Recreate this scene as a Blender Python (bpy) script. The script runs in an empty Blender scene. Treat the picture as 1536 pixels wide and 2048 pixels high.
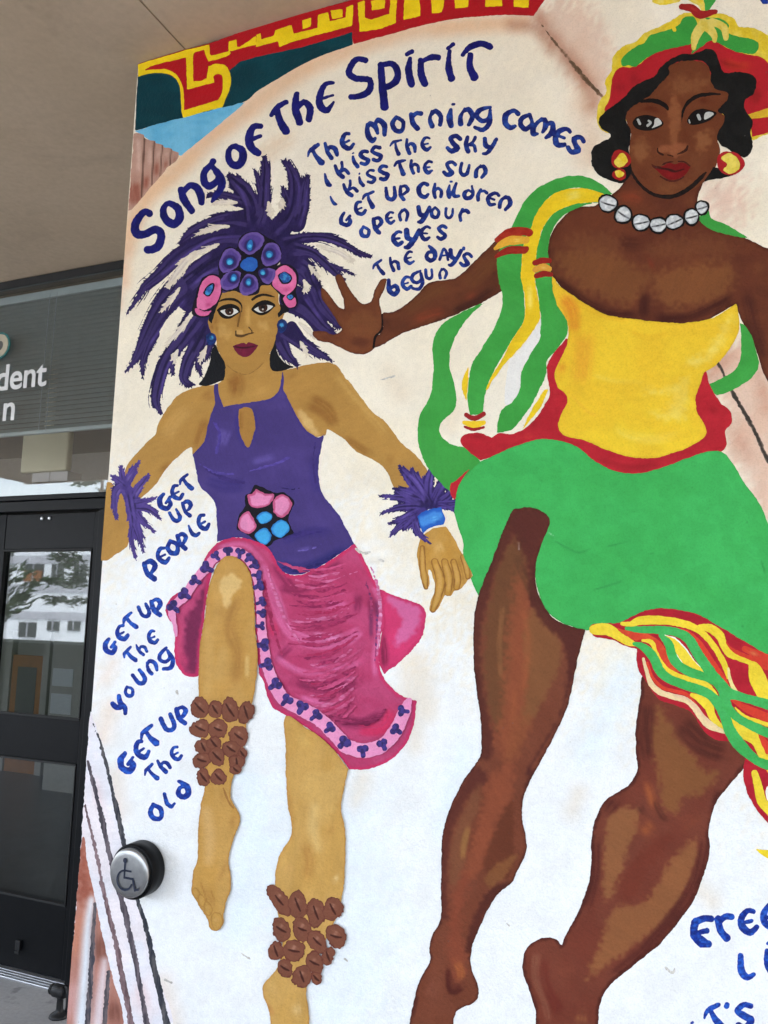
import bpy, bmesh, math, random
import numpy as np
from mathutils import Matrix, Vector

S = bpy.context.scene
COL = S.collection
rnd = random.Random(7)

# ------------------------------------------------------------------ camera
FOC, PCX, PCY = 1600.0, 768.0, 1024.0
_X = np.array([3868., 116., 1600.]); _X /= np.linalg.norm(_X)
_Y = np.array([669., -232., -1600.]); _Y -= _X * (_X @ _Y); _Y /= np.linalg.norm(_Y)
_Z = np.cross(_X, _Y)
ROT = np.stack([_X, _Y, _Z], 0)                    # camera axes -> world
CAM = np.array([0.0, -1.893, 1.67])
cam_d = bpy.data.cameras.new('camera')
cam = bpy.data.objects.new('camera', cam_d); COL.objects.link(cam)
cam_d.sensor_fit = 'HORIZONTAL'; cam_d.sensor_width = 36.0
cam_d.lens = 36.0 * FOC / 1536.0
cam_d.clip_start = 0.05; cam_d.clip_end = 500.0
cam.matrix_world = Matrix.Translation(Vector(CAM)) @ Matrix(ROT.tolist()).to_4x4()
S.camera = cam

# ------------------------------------------------------------------ sky and sun (bright overcast)
W = bpy.data.worlds.new('World'); S.world = W; W.use_nodes = True
wn = W.node_tree
sky = wn.nodes.new('ShaderNodeTexSky'); sky.sky_type = 'NISHITA'; sky.sun_disc = False
SUN_EL, SUN_AZ = math.radians(52), math.radians(25)
sky.sun_elevation = SUN_EL; sky.sun_rotation = SUN_AZ
sky.air_density = 1.0; sky.dust_density = 4.0; sky.ozone_density = 1.0
bg = wn.nodes['Background']; bg.inputs['Strength'].default_value = 0.15
hs = wn.nodes.new('ShaderNodeHueSaturation'); hs.inputs['Saturation'].default_value = 0.45   # thin high overcast whitens the sky
wn.links.new(sky.outputs[0], hs.inputs['Color']); wn.links.new(hs.outputs[0], bg.inputs['Color'])
sl = bpy.data.lights.new('sun', 'SUN'); sl.energy = 0.8; sl.angle = math.radians(12); sl.color = (1.0, 0.97, 0.92)
sun = bpy.data.objects.new('sun', sl); COL.objects.link(sun)
sd = Vector((math.sin(SUN_AZ) * math.cos(SUN_EL), math.cos(SUN_AZ) * math.cos(SUN_EL), math.sin(SUN_EL)))
sun.rotation_euler = (-sd).to_track_quat('-Z', 'Y').to_euler(); sun.location = (3, 6, 9)
S.view_settings.view_transform = 'Standard'; S.view_settings.look = 'None'
S.view_settings.gamma = 1.0; S.view_settings.use_curve_mapping = False
S.view_settings.exposure = 3.14
S.cycles.max_bounces = 8; S.cycles.diffuse_bounces = 5; S.cycles.glossy_bounces = 4; S.cycles.transparent_max_bounces = 12

# ------------------------------------------------------------------ measured setting (metres)
XL = -1.705      # left edge of the painted wall
ZC = 3.455       # soffit height
YD = 1.166       # plane of door and window wall
def ray(px, py):
    return ROT @ np.array([(px - PCX) / FOC, -(py - PCY) / FOC, -1.0])
def on_y(px, py, y):
    d = ray(px, py); return CAM + d * ((y - CAM[1]) / d[1])
def on_z(px, py, z):
    d = ray(px, py); return CAM + d * ((z - CAM[2]) / d[2])

# ------------------------------------------------------------------ object helpers
def tag(o, label=None, cat=None, group=None, kind=None):
    if label: o['label'] = label
    if cat: o['category'] = cat
    if group: o['group'] = group
    if kind: o['kind'] = kind
    return o
def link(name, me, mat=None, parent=None, loc=None):
    o = bpy.data.objects.new(name, me); COL.objects.link(o)
    if mat is not None and me is not None and hasattr(me, 'materials'): me.materials.append(mat)
    if parent is not None: o.parent = parent
    if loc is not None: o.location = loc
    return o
def empty(name, loc, rz=0):
    o = bpy.data.objects.new(name, None); COL.objects.link(o); o.location = loc; o.rotation_euler[2] = rz
    o.empty_display_size = 0.1; return o
def bm_obj(name, bm, mat, parent=None, loc=None, smooth=False):
    me = bpy.data.meshes.new(name); bm.normal_update(); bm.to_mesh(me); bm.free()
    if smooth:
        for p in me.polygons: p.use_smooth = True
    return link(name, me, mat, parent, loc)
def add_box(bm, x0, x1, y0, y1, z0, z1, bev=0.0, seg=2):
    r = bmesh.ops.create_cube(bm, size=1.0)
    for v in r['verts']:
        v.co = Vector(((x0 + x1) / 2 + v.co.x * (x1 - x0), (y0 + y1) / 2 + v.co.y * (y1 - y0), (z0 + z1) / 2 + v.co.z * (z1 - z0)))
    if bev > 0:
        es = list({e for v in r['verts'] for e in v.link_edges})
        bmesh.ops.bevel(bm, geom=es, offset=bev, segments=seg, affect='EDGES', profile=0.5)
def box(name, x0, x1, y0, y1, z0, z1, mat, parent=None, bev=0.0, loc=None, smooth=False):
    bm = bmesh.new(); add_box(bm, x0, x1, y0, y1, z0, z1, bev)
    return bm_obj(name, bm, mat, parent, loc, smooth)
def lathe(bm, prof, n=48, axis='Z', origin=(0, 0, 0), cap=True):
    rings = []
    for (r, h) in prof:
        ring = []
        for k in range(n):
            a = 2 * math.pi * k / n
            c, s_ = r * math.cos(a), r * math.sin(a)
            p = {'Z': (c, s_, h), 'Y': (c, h, s_), 'X': (h, c, s_)}[axis]
            ring.append(bm.verts.new((p[0] + origin[0], p[1] + origin[1], p[2] + origin[2])))
        rings.append(ring)
    for a, b in zip(rings, rings[1:]):
        for k in range(n):
            bm.faces.new((a[k], a[(k + 1) % n], b[(k + 1) % n], b[k]))
    if cap:
        if prof[0][0] > 1e-5: bm.faces.new(rings[0][::-1])
        if prof[-1][0] > 1e-5: bm.faces.new(rings[-1])
    bmesh.ops.recalc_face_normals(bm, faces=bm.faces[:])
def tube(bm, pts, r, n=10):
    pts = [Vector(p) for p in pts]
    rings = []
    for i, p in enumerate(pts):
        t = (pts[min(i + 1, len(pts) - 1)] - pts[max(i - 1, 0)]).normalized()
        u = t.orthogonal().normalized() if i == 0 else (rings_u - t * t.dot(rings_u)).normalized()
        rings_u = u
        w = t.cross(u)
        rr = r[i] if isinstance(r, (list, tuple)) else r
        rings.append([bm.verts.new(p + (u * math.cos(2 * math.pi * k / n) + w * math.sin(2 * math.pi * k / n)) * rr) for k in range(n)])
    for a, b in zip(rings, rings[1:]):
        for k in range(n): bm.faces.new((a[k], a[(k + 1) % n], b[(k + 1) % n], b[k]))
    bm.faces.new(rings[0][::-1]); bm.faces.new(rings[-1])

# ------------------------------------------------------------------ materials
def srgb(h):
    v = [int(h[i:i + 2], 16) / 255 for i in (0, 2, 4)]
    return [c / 12.92 if c <= 0.04045 else ((c + 0.055) / 1.055) ** 2.4 for c in v]
def new_mat(name):
    m = bpy.data.materials.new(name); m.use_nodes = True
    n = m.node_tree.nodes; l = m.node_tree.links
    return m, n, l, n['Principled BSDF']
def nz(n, l, scale, detail=4, rough=0.55, vec=None, dist=0.0):
    t = n.new('ShaderNodeTexNoise'); t.inputs['Scale'].default_value = scale
    t.inputs['Detail'].default_value = detail; t.inputs['Roughness'].default_value = rough
    t.inputs['Distortion'].default_value = dist
    if vec is not None: l.new(vec, t.inputs['Vector'])
    return t
def ramp(n, l, src, stops):
    r = n.new('ShaderNodeValToRGB'); e = r.color_ramp.elements
    while len(e) < len(stops): e.new(0.5)
    for k, (p, c) in enumerate(stops):
        e[k].position = p; e[k].color = (*c, 1) if not isinstance(c, (int, float)) else (c, c, c, 1)
    l.new(src, r.inputs[0]); return r
def mixc(n, l, fac, a, b, mode='MIX'):
    m = n.new('ShaderNodeMix'); m.data_type = 'RGBA'; m.blend_type = mode; m.clamp_factor = True
    for sock, v in ((0, fac), (6, a), (7, b)):
        if isinstance(v, (int, float)): m.inputs[sock].default_value = v
        elif isinstance(v, (list, tuple)): m.inputs[sock].default_value = (*v[:3], 1)
        else: l.new(v, m.inputs[sock])
    return m.outputs[2]
def bump(n, l, src, strength, dist, prev=None):
    b = n.new('ShaderNodeBump'); b.inputs['Strength'].default_value = strength; b.inputs['Distance'].default_value = dist
    l.new(src, b.inputs['Height'])
    if prev is not None: l.new(prev, b.inputs['Normal'])
    return b.outputs[0]
def simple(name, rgb, rough=0.5, metal=0.0, var=0.12, scale=18, bmp=0.0, spec=0.5, bscale=90):
    m, n, l, p = new_mat(name)
    tc = n.new('ShaderNodeTexCoord')
    t = nz(n, l, scale, 5, 0.6, tc.outputs['Object'])
    r = ramp(n, l, t.outputs[0], [(0.3, [c * (1 - var) for c in rgb]), (0.7, [min(1, c * (1 + var)) for c in rgb])])
    l.new(r.outputs[0], p.inputs['Base Color'])
    p.inputs['Roughness'].default_value = rough; p.inputs['Metallic'].default_value = metal
    p.inputs['Specular IOR Level'].default_value = spec
    if bmp:
        t2 = nz(n, l, bscale, 3, 0.6, tc.outputs['Object'])
        l.new(bump(n, l, t2.outputs[0], bmp, 0.003), p.inputs['Normal'])
    return m
def glass_mat(name, tint, ior=1.7, dirt=0.02):
    m, n, l, p = new_mat(name)
    n.remove(p)
    out = [x for x in n if x.type == 'OUTPUT_MATERIAL'][0]
    tr = n.new('ShaderNodeBsdfTransparent'); tr.inputs[0].default_value = (*tint, 1)
    gl = n.new('ShaderNodeBsdfGlossy'); gl.inputs['Roughness'].default_value = 0.015; gl.inputs[0].default_value = (0.93, 0.97, 0.98, 1)
    lw = n.new('ShaderNodeLayerWeight'); lw.inputs[0].default_value = 0.5
    pw = n.new('ShaderNodeMath'); pw.operation = 'POWER'; l.new(lw.outputs['Facing'], pw.inputs[0]); pw.inputs[1].default_value = 5.0
    f0 = ((ior - 1) / (ior + 1)) ** 2
    fr = n.new('ShaderNodeMath'); fr.operation = 'MULTIPLY_ADD'; l.new(pw.outputs[0], fr.inputs[0]); fr.inputs[1].default_value = 1 - f0; fr.inputs[2].default_value = f0
    tc = n.new('ShaderNodeTexCoord')
    t = nz(n, l, 1.3, 2, 0.4, tc.outputs['Object'])
    l.new(bump(n, l, t.outputs[0], 0.05, 0.01), gl.inputs['Normal'])
    mx = n.new('ShaderNodeMixShader'); l.new(fr.outputs[0], mx.inputs[0]); l.new(tr.outputs[0], mx.inputs[1]); l.new(gl.outputs[0], mx.inputs[2])
    df = n.new('ShaderNodeBsdfDiffuse'); df.inputs[0].default_value = (0.5, 0.5, 0.48, 1)
    m2 = n.new('ShaderNodeMixShader')
    t3 = nz(n, l, 6, 6, 0.7, tc.outputs['Object'])
    r3 = ramp(n, l, t3.outputs[0], [(0.4, 0.0), (0.8, dirt)])
    l.new(r3.outputs[0], m2.inputs[0]); l.new(mx.outputs[0], m2.inputs[1]); l.new(df.outputs[0], m2.inputs[2])
    l.new(m2.outputs[0], out.inputs[0])
    return m

# paint laid on rough stucco: hue from the painted colour layer, grain and relief procedural
def mural_material():
    m, n, l, p = new_mat('mural_paint')
    tc = n.new('ShaderNodeTexCoord'); oc = tc.outputs['Object']
    at = n.new('ShaderNodeAttribute'); at.attribute_name = 'Col'
    a = nz(n, l, 9, 5, 0.6, oc); b = nz(n, l, 60, 4, 0.65, oc); c = nz(n, l, 260, 3, 0.6, oc)
    ra = ramp(n, l, a.outputs[0], [(0.3, 0.965), (0.7, 1.02)])
    rb = ramp(n, l, b.outputs[0], [(0.3, 0.955), (0.7, 1.03)])
    rc = ramp(n, l, c.outputs[0], [(0.30, 0.86), (0.5, 1.0), (0.75, 1.04)])
    x = mixc(n, l, 1.0, at.outputs['Color'], ra.outputs[0], 'MULTIPLY')
    x = mixc(n, l, 1.0, x, rb.outputs[0], 'MULTIPLY')
    x = mixc(n, l, 0.8, x, rc.outputs[0], 'MULTIPLY')
    # pinholes and scuffs
    vo = n.new('ShaderNodeTexVoronoi'); vo.inputs['Scale'].default_value = 26; l.new(oc, vo.inputs['Vector'])
    rv = ramp(n, l, vo.outputs['Distance'], [(0.03, 1.0), (0.07, 0.0)])
    big = nz(n, l, 3.1, 3, 0.6, oc)
    rg = ramp(n, l, big.outputs[0], [(0.52, 0.0), (0.66, 0.55)])
    mm = n.new('ShaderNodeMath'); mm.operation = 'MULTIPLY'; l.new(rv.outputs[0], mm.inputs[0]); l.new(rg.outputs[0], mm.inputs[1])
    x = mixc(n, l, mm.outputs[0], x, (0.10, 0.09, 0.08))
    l.new(x, p.inputs['Base Color'])
    p.inputs['Roughness'].default_value = 0.62; p.inputs['Specular IOR Level'].default_value = 0.12
    h1 = nz(n, l, 95, 4, 0.6, oc, 0.4); h2 = nz(n, l, 420, 2, 0.5, oc)
    bb = bump(n, l, h1.outputs[0], 0.6, 0.0045)
    l.new(bump(n, l, h2.outputs[0], 0.4, 0.0015, bb), p.inputs['Normal'])
    return m
M_MURAL = mural_material()

def soffit_material():
    m, n, l, p = new_mat('soffit_plaster')
    tc = n.new('ShaderNodeTexCoord'); oc = tc.outputs['Object']
    a = nz(n, l, 1.4, 5, 0.6, oc); b = nz(n, l, 40, 4, 0.6, oc)
    r1 = ramp(n, l, a.outputs[0], [(0.3, srgb('b9a58c')), (0.7, srgb('c5b199'))])
    rb = ramp(n, l, b.outputs[0], [(0.3, 0.93), (0.7, 1.04)])
    g = nz(n, l, 3.3, 6, 0.7, oc, 0.6); rg = ramp(n, l, g.outputs[0], [(0.5, 1.0), (0.72, 0.86)])
    x = mixc(n, l, 1.0, r1.outputs[0], rb.outputs[0], 'MULTIPLY')
    l.new(mixc(n, l, 1.0, x, rg.outputs[0], 'MULTIPLY'), p.inputs['Base Color'])
    p.inputs['Roughness'].default_value = 0.8; p.inputs['Specular IOR Level'].default_value = 0.2
    l.new(bump(n, l, b.outputs[0], 0.2, 0.003), p.inputs['Normal'])
    return m
M_SOFFIT = soffit_material()

def concrete_material():
    m, n, l, p = new_mat('concrete_paving')
    tc = n.new('ShaderNodeTexCoord'); oc = tc.outputs['Object']
    a = nz(n, l, 1.1, 6, 0.65, oc); b = nz(n, l, 55, 5, 0.7, oc); c = nz(n, l, 7.5, 4, 0.55, oc)
    r1 = ramp(n, l, a.outputs[0], [(0.3, (0.34, 0.34, 0.345)), (0.7, (0.44, 0.44, 0.44))])
    rb = ramp(n, l, b.outputs[0], [(0.3, 0.82), (0.7, 1.08)])
    x = mixc(n, l, 1.0, r1.outputs[0], rb.outputs[0], 'MULTIPLY')
    rs = ramp(n, l, c.outputs[0], [(0.60, 0.0), (0.66, 0.6)])
    x = mixc(n, l, rs.outputs[0], x, (0.14, 0.14, 0.14))
    l.new(x, p.inputs['Base Color']); p.inputs['Roughness'].default_value = 0.7
    l.new(bump(n, l, b.outputs[0], 0.25, 0.004), p.inputs['Normal'])
    return m
M_CONC = concrete_material()
M_FRAME = simple('dark_anodised_frame', (0.0045, 0.005, 0.006), 0.45, 0.0, 0.15, 30, 0.03, 0.14)
M_GASKET = simple('black_rubber', (0.006, 0.006, 0.006), 0.7)
M_BLACK = simple('black_plastic', (0.0035, 0.0035, 0.004), 0.42, 0, 0.15, 40, 0.03, 0.10, 300)
M_STEEL = simple('brushed_steel', (0.36, 0.365, 0.37), 0.34, 1.0, 0.10, 60, 0.06, 0.5, 350)
M_BLUEINK = simple('blue_print', srgb('0e1a33'), 0.5)
M_IRON = simple('blackened_iron', (0.010, 0.010, 0.011), 0.55, 0.2, 0.25, 40, 0.1)
M_SILL = simple('aluminium_threshold', (0.55, 0.56, 0.58), 0.35, 0.8, 0.1, 30, 0.05)
M_BLIND = simple('blind_slat', srgb('7d8a8a'), 0.5, 0, 0.06)
M_BLINDRAIL = simple('blind_rail', srgb('aebfc0'), 0.45, 0, 0.05)
M_VINYL = simple('white_vinyl', (0.74, 0.75, 0.75), 0.4, 0, 0.03)
M_LOGO = simple('logo_cream', srgb('b5ad97'), 0.5)
M_TEAL = simple('logo_teal', srgb('1d6a68'), 0.5)
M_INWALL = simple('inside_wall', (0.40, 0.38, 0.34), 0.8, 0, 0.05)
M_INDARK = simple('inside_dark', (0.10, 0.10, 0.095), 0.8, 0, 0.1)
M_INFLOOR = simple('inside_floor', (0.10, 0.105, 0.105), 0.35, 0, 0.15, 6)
M_ORANGE = simple('varnished_door', srgb('a4682c'), 0.45, 0, 0.12, 12)
M_PAPER = simple('paper', (0.62, 0.63, 0.64), 0.7, 0, 0.03)
M_FIXT = simple('cream_box', srgb('e2deba'), 0.5, 0, 0.03)
# ================================================================== structure
# ground sheet out to the horizon, paving slabs near the door are one poured floor with joints
bm = bmesh.new(); bmesh.ops.create_grid(bm, x_segments=40, y_segments=40, size=150)
ground = bm_obj('ground', bm, M_CONC); tag(ground, kind='structure')
# soffit: plaster panels with an open joint between them, on a dark backing
soffit = box('soffit', -9, 7, -4.10, YD + 0.25, ZC + 0.06, ZC + 0.36, M_INDARK); tag(soffit, kind='structure')
JX = -1.520
for x0, x1 in ((-9, -5.2), (-5.194, JX - 0.003), (JX + 0.003, 2.4), (2.406, 7)):
    box('soffit_panel', x0, x1, -4.10, YD + 0.24, ZC, ZC + 0.055, M_SOFFIT, soffit)
box('soffit_edge', -9, 7, -4.15, -4.102, ZC - 0.02, ZC + 0.40, M_SOFFIT, soffit)

upper = box('unseen_upper_floors', -9, 7, -1.0, 9, ZC + 0.362, 7.0, M_SOFFIT); tag(upper, kind='structure')  # unseen upper floors, added so their shadow covers the forecourt
# painted wall (body), reveals dark at the top joint
M_WALLSIDE = simple('stucco_side', (0.62, 0.58, 0.52), 0.7, 0, 0.08, 10, 0.2)
mural = box('mural_wall', XL, 4.2, 0.0, YD - 0.02, 0.0, ZC - 0.012, M_WALLSIDE, bev=0.004)
tag(mural, 'white stucco wall end painted with two dancing women and blue hand lettering', 'mural', kind='thing')
box('shadow_gap', XL + 0.01, 4.2, 0.02, 0.3, ZC - 0.012, ZC - 0.001, M_GASKET, mural)

# ------------------------------------------------------------------ entrance door
XR = -2.70 # right edge of door leaf as seen; frame runs on behind the mural wall
def zy(px, py): return on_y(px, py, YD)
ZT = 2.158       # top of leaf
ZH = 2.245       # top of the door head member
XGL, XGR = zy(10, 1150)[0], zy(188, 1150)[0]
XD0, XD1 = XGL - 0.095, XGR + 0.045
door = empty('entrance_door', ((XD0 + XD1) / 2, YD, 0))
tag(door, 'dark framed glass entrance door beside the painted wall', 'door', kind='thing')
def dpart(name, x0, x1, y0, y1, z0, z1, mat, par=door, bev=0.003):
    ox, oy, oz = door.location
    bm = bmesh.new(); add_box(bm, x0 - ox, x1 - ox, y0 - oy, y1 - oy, z0 - oz, z1 - oz, bev)
    return bm_obj(name, bm, mat, par)
zg1, zm1, zm0, zb1 = zy(100, 1099)[2], zy(90, 1434)[2], zy(90, 1519)[2], zy(70, 1797)[2]
y0, y1 = YD - 0.022, YD + 0.022
dpart('stile', XD0, XGL, y0, y1, 0.012, ZT, M_FRAME)
dpart('stile', XGR, XD1, y0, y1, 0.012, ZT, M_FRAME)
dpart('top_rail', XGL + 0.001, XGR - 0.001, y0 + 0.002, y1 - 0.002, zg1, ZT - 0.002, M_FRAME)
dpart('middle_rail', XGL + 0.001, XGR - 0.001, y0 + 0.002, y1 - 0.002, zm0, zm1, M_FRAME)
dpart('bottom_rail', XGL + 0.001, XGR - 0.001, y0 + 0.002, y1 - 0.002, 0.014, zb1, M_FRAME)
M_GLASS = glass_mat('door_glass', (0.62, 0.64, 0.64), 1.75)
M_GLASS2 = glass_mat('door_glass_lower', (0.62, 0.64, 0.64), 1.45)
dpart('glass_pane', XGL + 0.002, XGR - 0.002, YD - 0.004, YD + 0.004, zm1 + 0.001, zg1 - 0.001, M_GLASS, bev=0)
dpart('glass_pane', XGL + 0.002, XGR - 0.002, YD - 0.004, YD + 0.004, zb1 + 0.001, zm0 - 0.001, M_GLASS2, bev=0)
for (za, zb) in ((zm1, zg1), (zb1, zm0)):
    for k, (x0, x1, z0, z1) in enumerate(((XGL, XGR, zb - 0.010, zb), (XGL, XGR, za, za + 0.010), (XGL, XGL + 0.010, za + 0.0105, zb - 0.0105), (XGR - 0.010, XGR, za + 0.0105, zb - 0.0105))):
        dpart('glazing_bead', x0 + 0.002, x1 - 0.002, y0 - 0.004, YD - 0.0045, z0, z1, M_GASKET, bev=0.002)
sx, _, sz = zy(91, 1038); sx2 = zy(106, 1038)[0]
for x in (sx, sx2):
    bm = bmesh.new(); lathe(bm, [(0.0085, 0), (0.0085, -0.004), (0.005, -0.0065), (0.0005, -0.0068)], 16, 'Y')
    bm_obj('screw', bm, M_SILL, door, (x - door.location[0], y0 - YD - 0.0005, sz))
cx_, _, cz_ = zy(47, 1886)
bm = bmesh.new(); add_box(bm, -0.014, 0.014, -0.014, 0, -0.022, 0.022, 0.003); add_box(bm, -0.010, 0.014, -0.018, -0.012, -0.035, -0.020, 0.002)
bm_obj('door_catch', bm, M_IRON, door, (cx_ - door.location[0], y0 - YD - 0.001, cz_))
# frame round the leaf: head, jamb to the right, threshold
frame = empty('entrance_surround', ((XD0 + XD1) / 2, YD, 0)); tag(frame, 'black metal frame around the glass entrance door', 'door frame', kind='thing')
def fpart(name, x0, x1, y0, y1, z0, z1, mat, bev=0.003):
    ox, oy, oz = frame.location
    bm = bmesh.new(); add_box(bm, x0 - ox, x1 - ox, y0 - oy, y1 - oy, z0 - oz, z1 - oz, bev)
    return bm_obj(name, bm, mat, frame)
fpart('jamb', XD1 + 0.006, XD1 + 0.066, YD - 0.055, YD + 0.055, 0.002, ZT + 0.004, M_FRAME)
fpart('jamb', XD0 - 0.07, XD0 - 0.006, YD - 0.055, YD + 0.055, 0.002, ZT + 0.004, M_FRAME)
fpart('head', XD0 - 0.9, XD1 + 0.30, YD - 0.06, YD + 0.06, ZT + 0.006, ZH - 0.028, M_FRAME)
fpart('head_trim', XD0 - 0.9, XD1 + 0.30, YD - 0.072, YD + 0.06, ZH - 0.026, ZH, M_FRAME)
fpart('jamb_filler', XD1 + 0.068, XD1 + 0.30, YD - 0.02, YD + 0.05, 0.002, ZT + 0.004, M_FRAME)
fpart('threshold', XD0 - 0.9, XD1 + 0.30, YD - 0.10, YD + 0.08, 0.0, 0.011, M_SILL)
for k in range(3):
    fpart('threshold_ridge', XD0 - 0.9, XD1 + 0.30, YD - 0.085 + k * 0.02, YD - 0.078 + k * 0.02, 0.0112, 0.0135, M_SILL, 0.001)
# fixed sidelight left of the door (out of the picture), its frame and pane
side = empty('sidelight', (XD0 - 0.5, YD, 0)); tag(side, 'tall dark framed side window left of the glass door', 'window', kind='thing')
def spart(name, x0, x1, y0, y1, z0, z1, mat):
    bm = bmesh.new(); add_box(bm, x0 - side.location[0], x1 - side.location[0], y0 - YD, y1 - YD, z0, z1, 0.002)
    return bm_obj(name, bm, mat, side)
spart('glass_pane', XD0 - 2.6, XD0 - 0.0755, YD - 0.004, YD + 0.004, 0.30, ZT, M_GLASS2)
spart('sill_panel', XD0 - 2.6, XD0 - 0.0755, YD - 0.03, YD + 0.03, 0.012, 0.298, M_FRAME)

# ------------------------------------------------------------------ transom window with blind
XW0, XW1 = -6.0, XL + 0.5
win = empty('transom_window', (-3.2, YD, ZH)); tag(win, 'wide dark window above the door with a lowered grey blind behind it', 'window', kind='thing')
def wpart(name, x0, x1, y0, y1, z0, z1, mat, par=win, bev=0.002):
    o = win.location
    bm = bmesh.new(); add_box(bm, x0 - o[0], x1 - o[0], y0 - o[1], y1 - o[1], z0 - o[2], z1 - o[2], bev)
    return bm_obj(name, bm, mat, par)
z_head = 3.408
wpart('head_frame', XW0, XW1, YD - 0.012, YD + 0.06, z_head, ZC - 0.004, M_GASKET)
M_GLASS3 = glass_mat('transom_glass', (0.9, 0.905, 0.905), 1.85)
wpart('glass_pane', XW0, XW1, YD - 0.004, YD + 0.004, ZH + 0.002, z_head - 0.001, M_GLASS3, bev=0)
# blind: head rail, slats, bottom rail, cords
zt_b, zb_b = zy(100, 575)[2] - 0.0, zy(100, 855)[2]
YB = YD + 0.07
blind = empty('window_blind', (-3.2, YB, zb_b)); tag(blind, 'grey slatted blind hanging behind the upper window', 'blind')
def bpart(name, me, mat, loc): return link(name, me, mat, blind, loc)
def bmesh_box_mesh(name, x0, x1, y0, y1, z0, z1, bev=0.0):
    bm = bmesh.new(); add_box(bm, x0, x1, y0, y1, z0, z1, bev); me = bpy.data.meshes.new(name); bm.to_mesh(me); bm.free(); return me
ztop = z_head - 0.035
bpart('head_rail', bmesh_box_mesh('head_rail', -2.6, 1.3, -0.016, 0.016, -0.022, 0.022, 0.003), M_BLINDRAIL, (0, 0, ztop - zb_b))
bpart('bottom_rail', bmesh_box_mesh('bottom_rail', -2.6, 1.3, -0.012, 0.012, -0.010, 0.010, 0.004), M_BLINDRAIL, (0, 0, 0))
NS = 29
bm = bmesh.new()
prof = []
for k in range(5):
    u = (k - 2) / 2
    prof.append((u * 0.0120, 0.0030 * (1 - u * u) + u * -0.0072))
vs = [[bm.verts.new((x, a, h + t)) for x in (-2.59, 1.29)] for (a, h) in prof for t in (0,)]
for a, b in zip(vs, vs[1:]): bm.faces.new((a[0], a[1], b[1], b[0]))
slat = bpy.data.meshes.new('slat'); bm.to_mesh(slat); bm.free(); slat.materials.append(M_BLIND)
for k in range(NS):
    z = (ztop - zb_b) - 0.035 - (ztop - zb_b - 0.055) * k / (NS - 1)
    o = link('slat', slat, None, blind, (0, 0, z)); o.rotation_euler[0] = math.radians(rnd.uniform(-2, 2))
for px in (96, 110, -110):
    x = on_y(px, 700, YB)[0] - blind.location[0]
    bm = bmesh.new(); tube(bm, [(x, -0.018, 0.0), (x, -0.018, ztop - zb_b)], 0.0016, 6); bm_obj('lift_cord', bm, M_BLINDRAIL, blind)
# lettering stuck on the glass and round emblem
def text_mesh(name, body, size, extrude, offset):
    c = bpy.data.curves.new(name, 'FONT'); c.body = body; c.size = size; c.extrude = extrude; c.offset = offset
    c.space_character = 0.98
    o = bpy.data.objects.new(name, c); COL.objects.link(o)
    dg = bpy.context.evaluated_depsgraph_get(); dg.update()
    me = bpy.data.meshes.new_from_object(o.evaluated_get(dg)); me.name = name
    COL.objects.unlink(o); bpy.data.objects.remove(o); bpy.data.curves.remove(c)
    return me
YG = YD - 0.0062
def lettering(body, px_right, py_base, px_capref, label):
    me = text_mesh('window_letters', body, px_capref, 0.0012, 0.0030)
    xs = [v.co.x for v in me.vertices]
    p = on_y(px_right, py_base, YG)
    o = link('window_letters', me, M_VINYL, None, (p[0] - max(xs), YG, p[2])); o.rotation_euler[0] = math.pi / 2
    tag(o, label, 'lettering', 'white letters on the upper window'); return o
h1_ = on_y(85, 717, YG)[2] - on_y(88, 768, YG)[2]
lettering('dent', 92, 770, h1_ / 0.70, 'white letters "dent" stuck on the upper window glass')
lettering('n', 28, 839, h1_ / 0.70, 'white letter "n" below the longer word on the window glass')
pc = on_y(0, 692, YG); rr = on_y(19, 692, YG)[0] - pc[0]
emb = empty('round_emblem', (pc[0], YG, pc[2])); tag(emb, 'cream ring emblem with a teal rim at the left window edge', 'emblem')
bm = bmesh.new(); lathe(bm, [(rr * 0.42, 0.0), (rr * 0.42, -0.006), (rr * 0.93, -0.006), (rr * 0.93, 0.0)], 12, 'Y', cap=False); bm_obj('ring', bm, M_LOGO, emb)
bm = bmesh.new(); lathe(bm, [(rr * 0.935, 0.0), (rr * 0.935, -0.004), (rr * 1.10, -0.004), (rr * 1.10, 0.0)], 14, 'Y', cap=False); bm_obj('rim', bm, M_TEAL, emb)
bm = bmesh.new(); lathe(bm, [(0.0005, -0.001), (rr * 0.40, -0.001), (rr * 0.40, -0.002), (0.0005, -0.002)], 12, 'Y', cap=False); bm_obj('centre', bm, M_INDARK, emb)

# ------------------------------------------------------------------ lobby behind the glass
lob = box('lobby_floor', -9, XL + 2, YD + 0.09, 9, -0.1, 0.004, M_INFLOOR); tag(lob, kind='structure')
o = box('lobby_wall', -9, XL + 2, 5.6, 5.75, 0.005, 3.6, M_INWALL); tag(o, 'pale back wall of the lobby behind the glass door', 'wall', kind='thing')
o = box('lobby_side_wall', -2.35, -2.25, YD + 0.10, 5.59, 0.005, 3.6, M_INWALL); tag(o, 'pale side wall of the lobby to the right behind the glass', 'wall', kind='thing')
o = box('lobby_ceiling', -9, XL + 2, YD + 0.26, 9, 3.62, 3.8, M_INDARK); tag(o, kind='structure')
o = box('far_lobby_wall', -9.1, -8.95, YD + 0.1, 9, 0.005, 3.6, M_INDARK); tag(o, 'dim end wall of the lobby far left behind the glass', 'wall', kind='thing')
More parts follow.
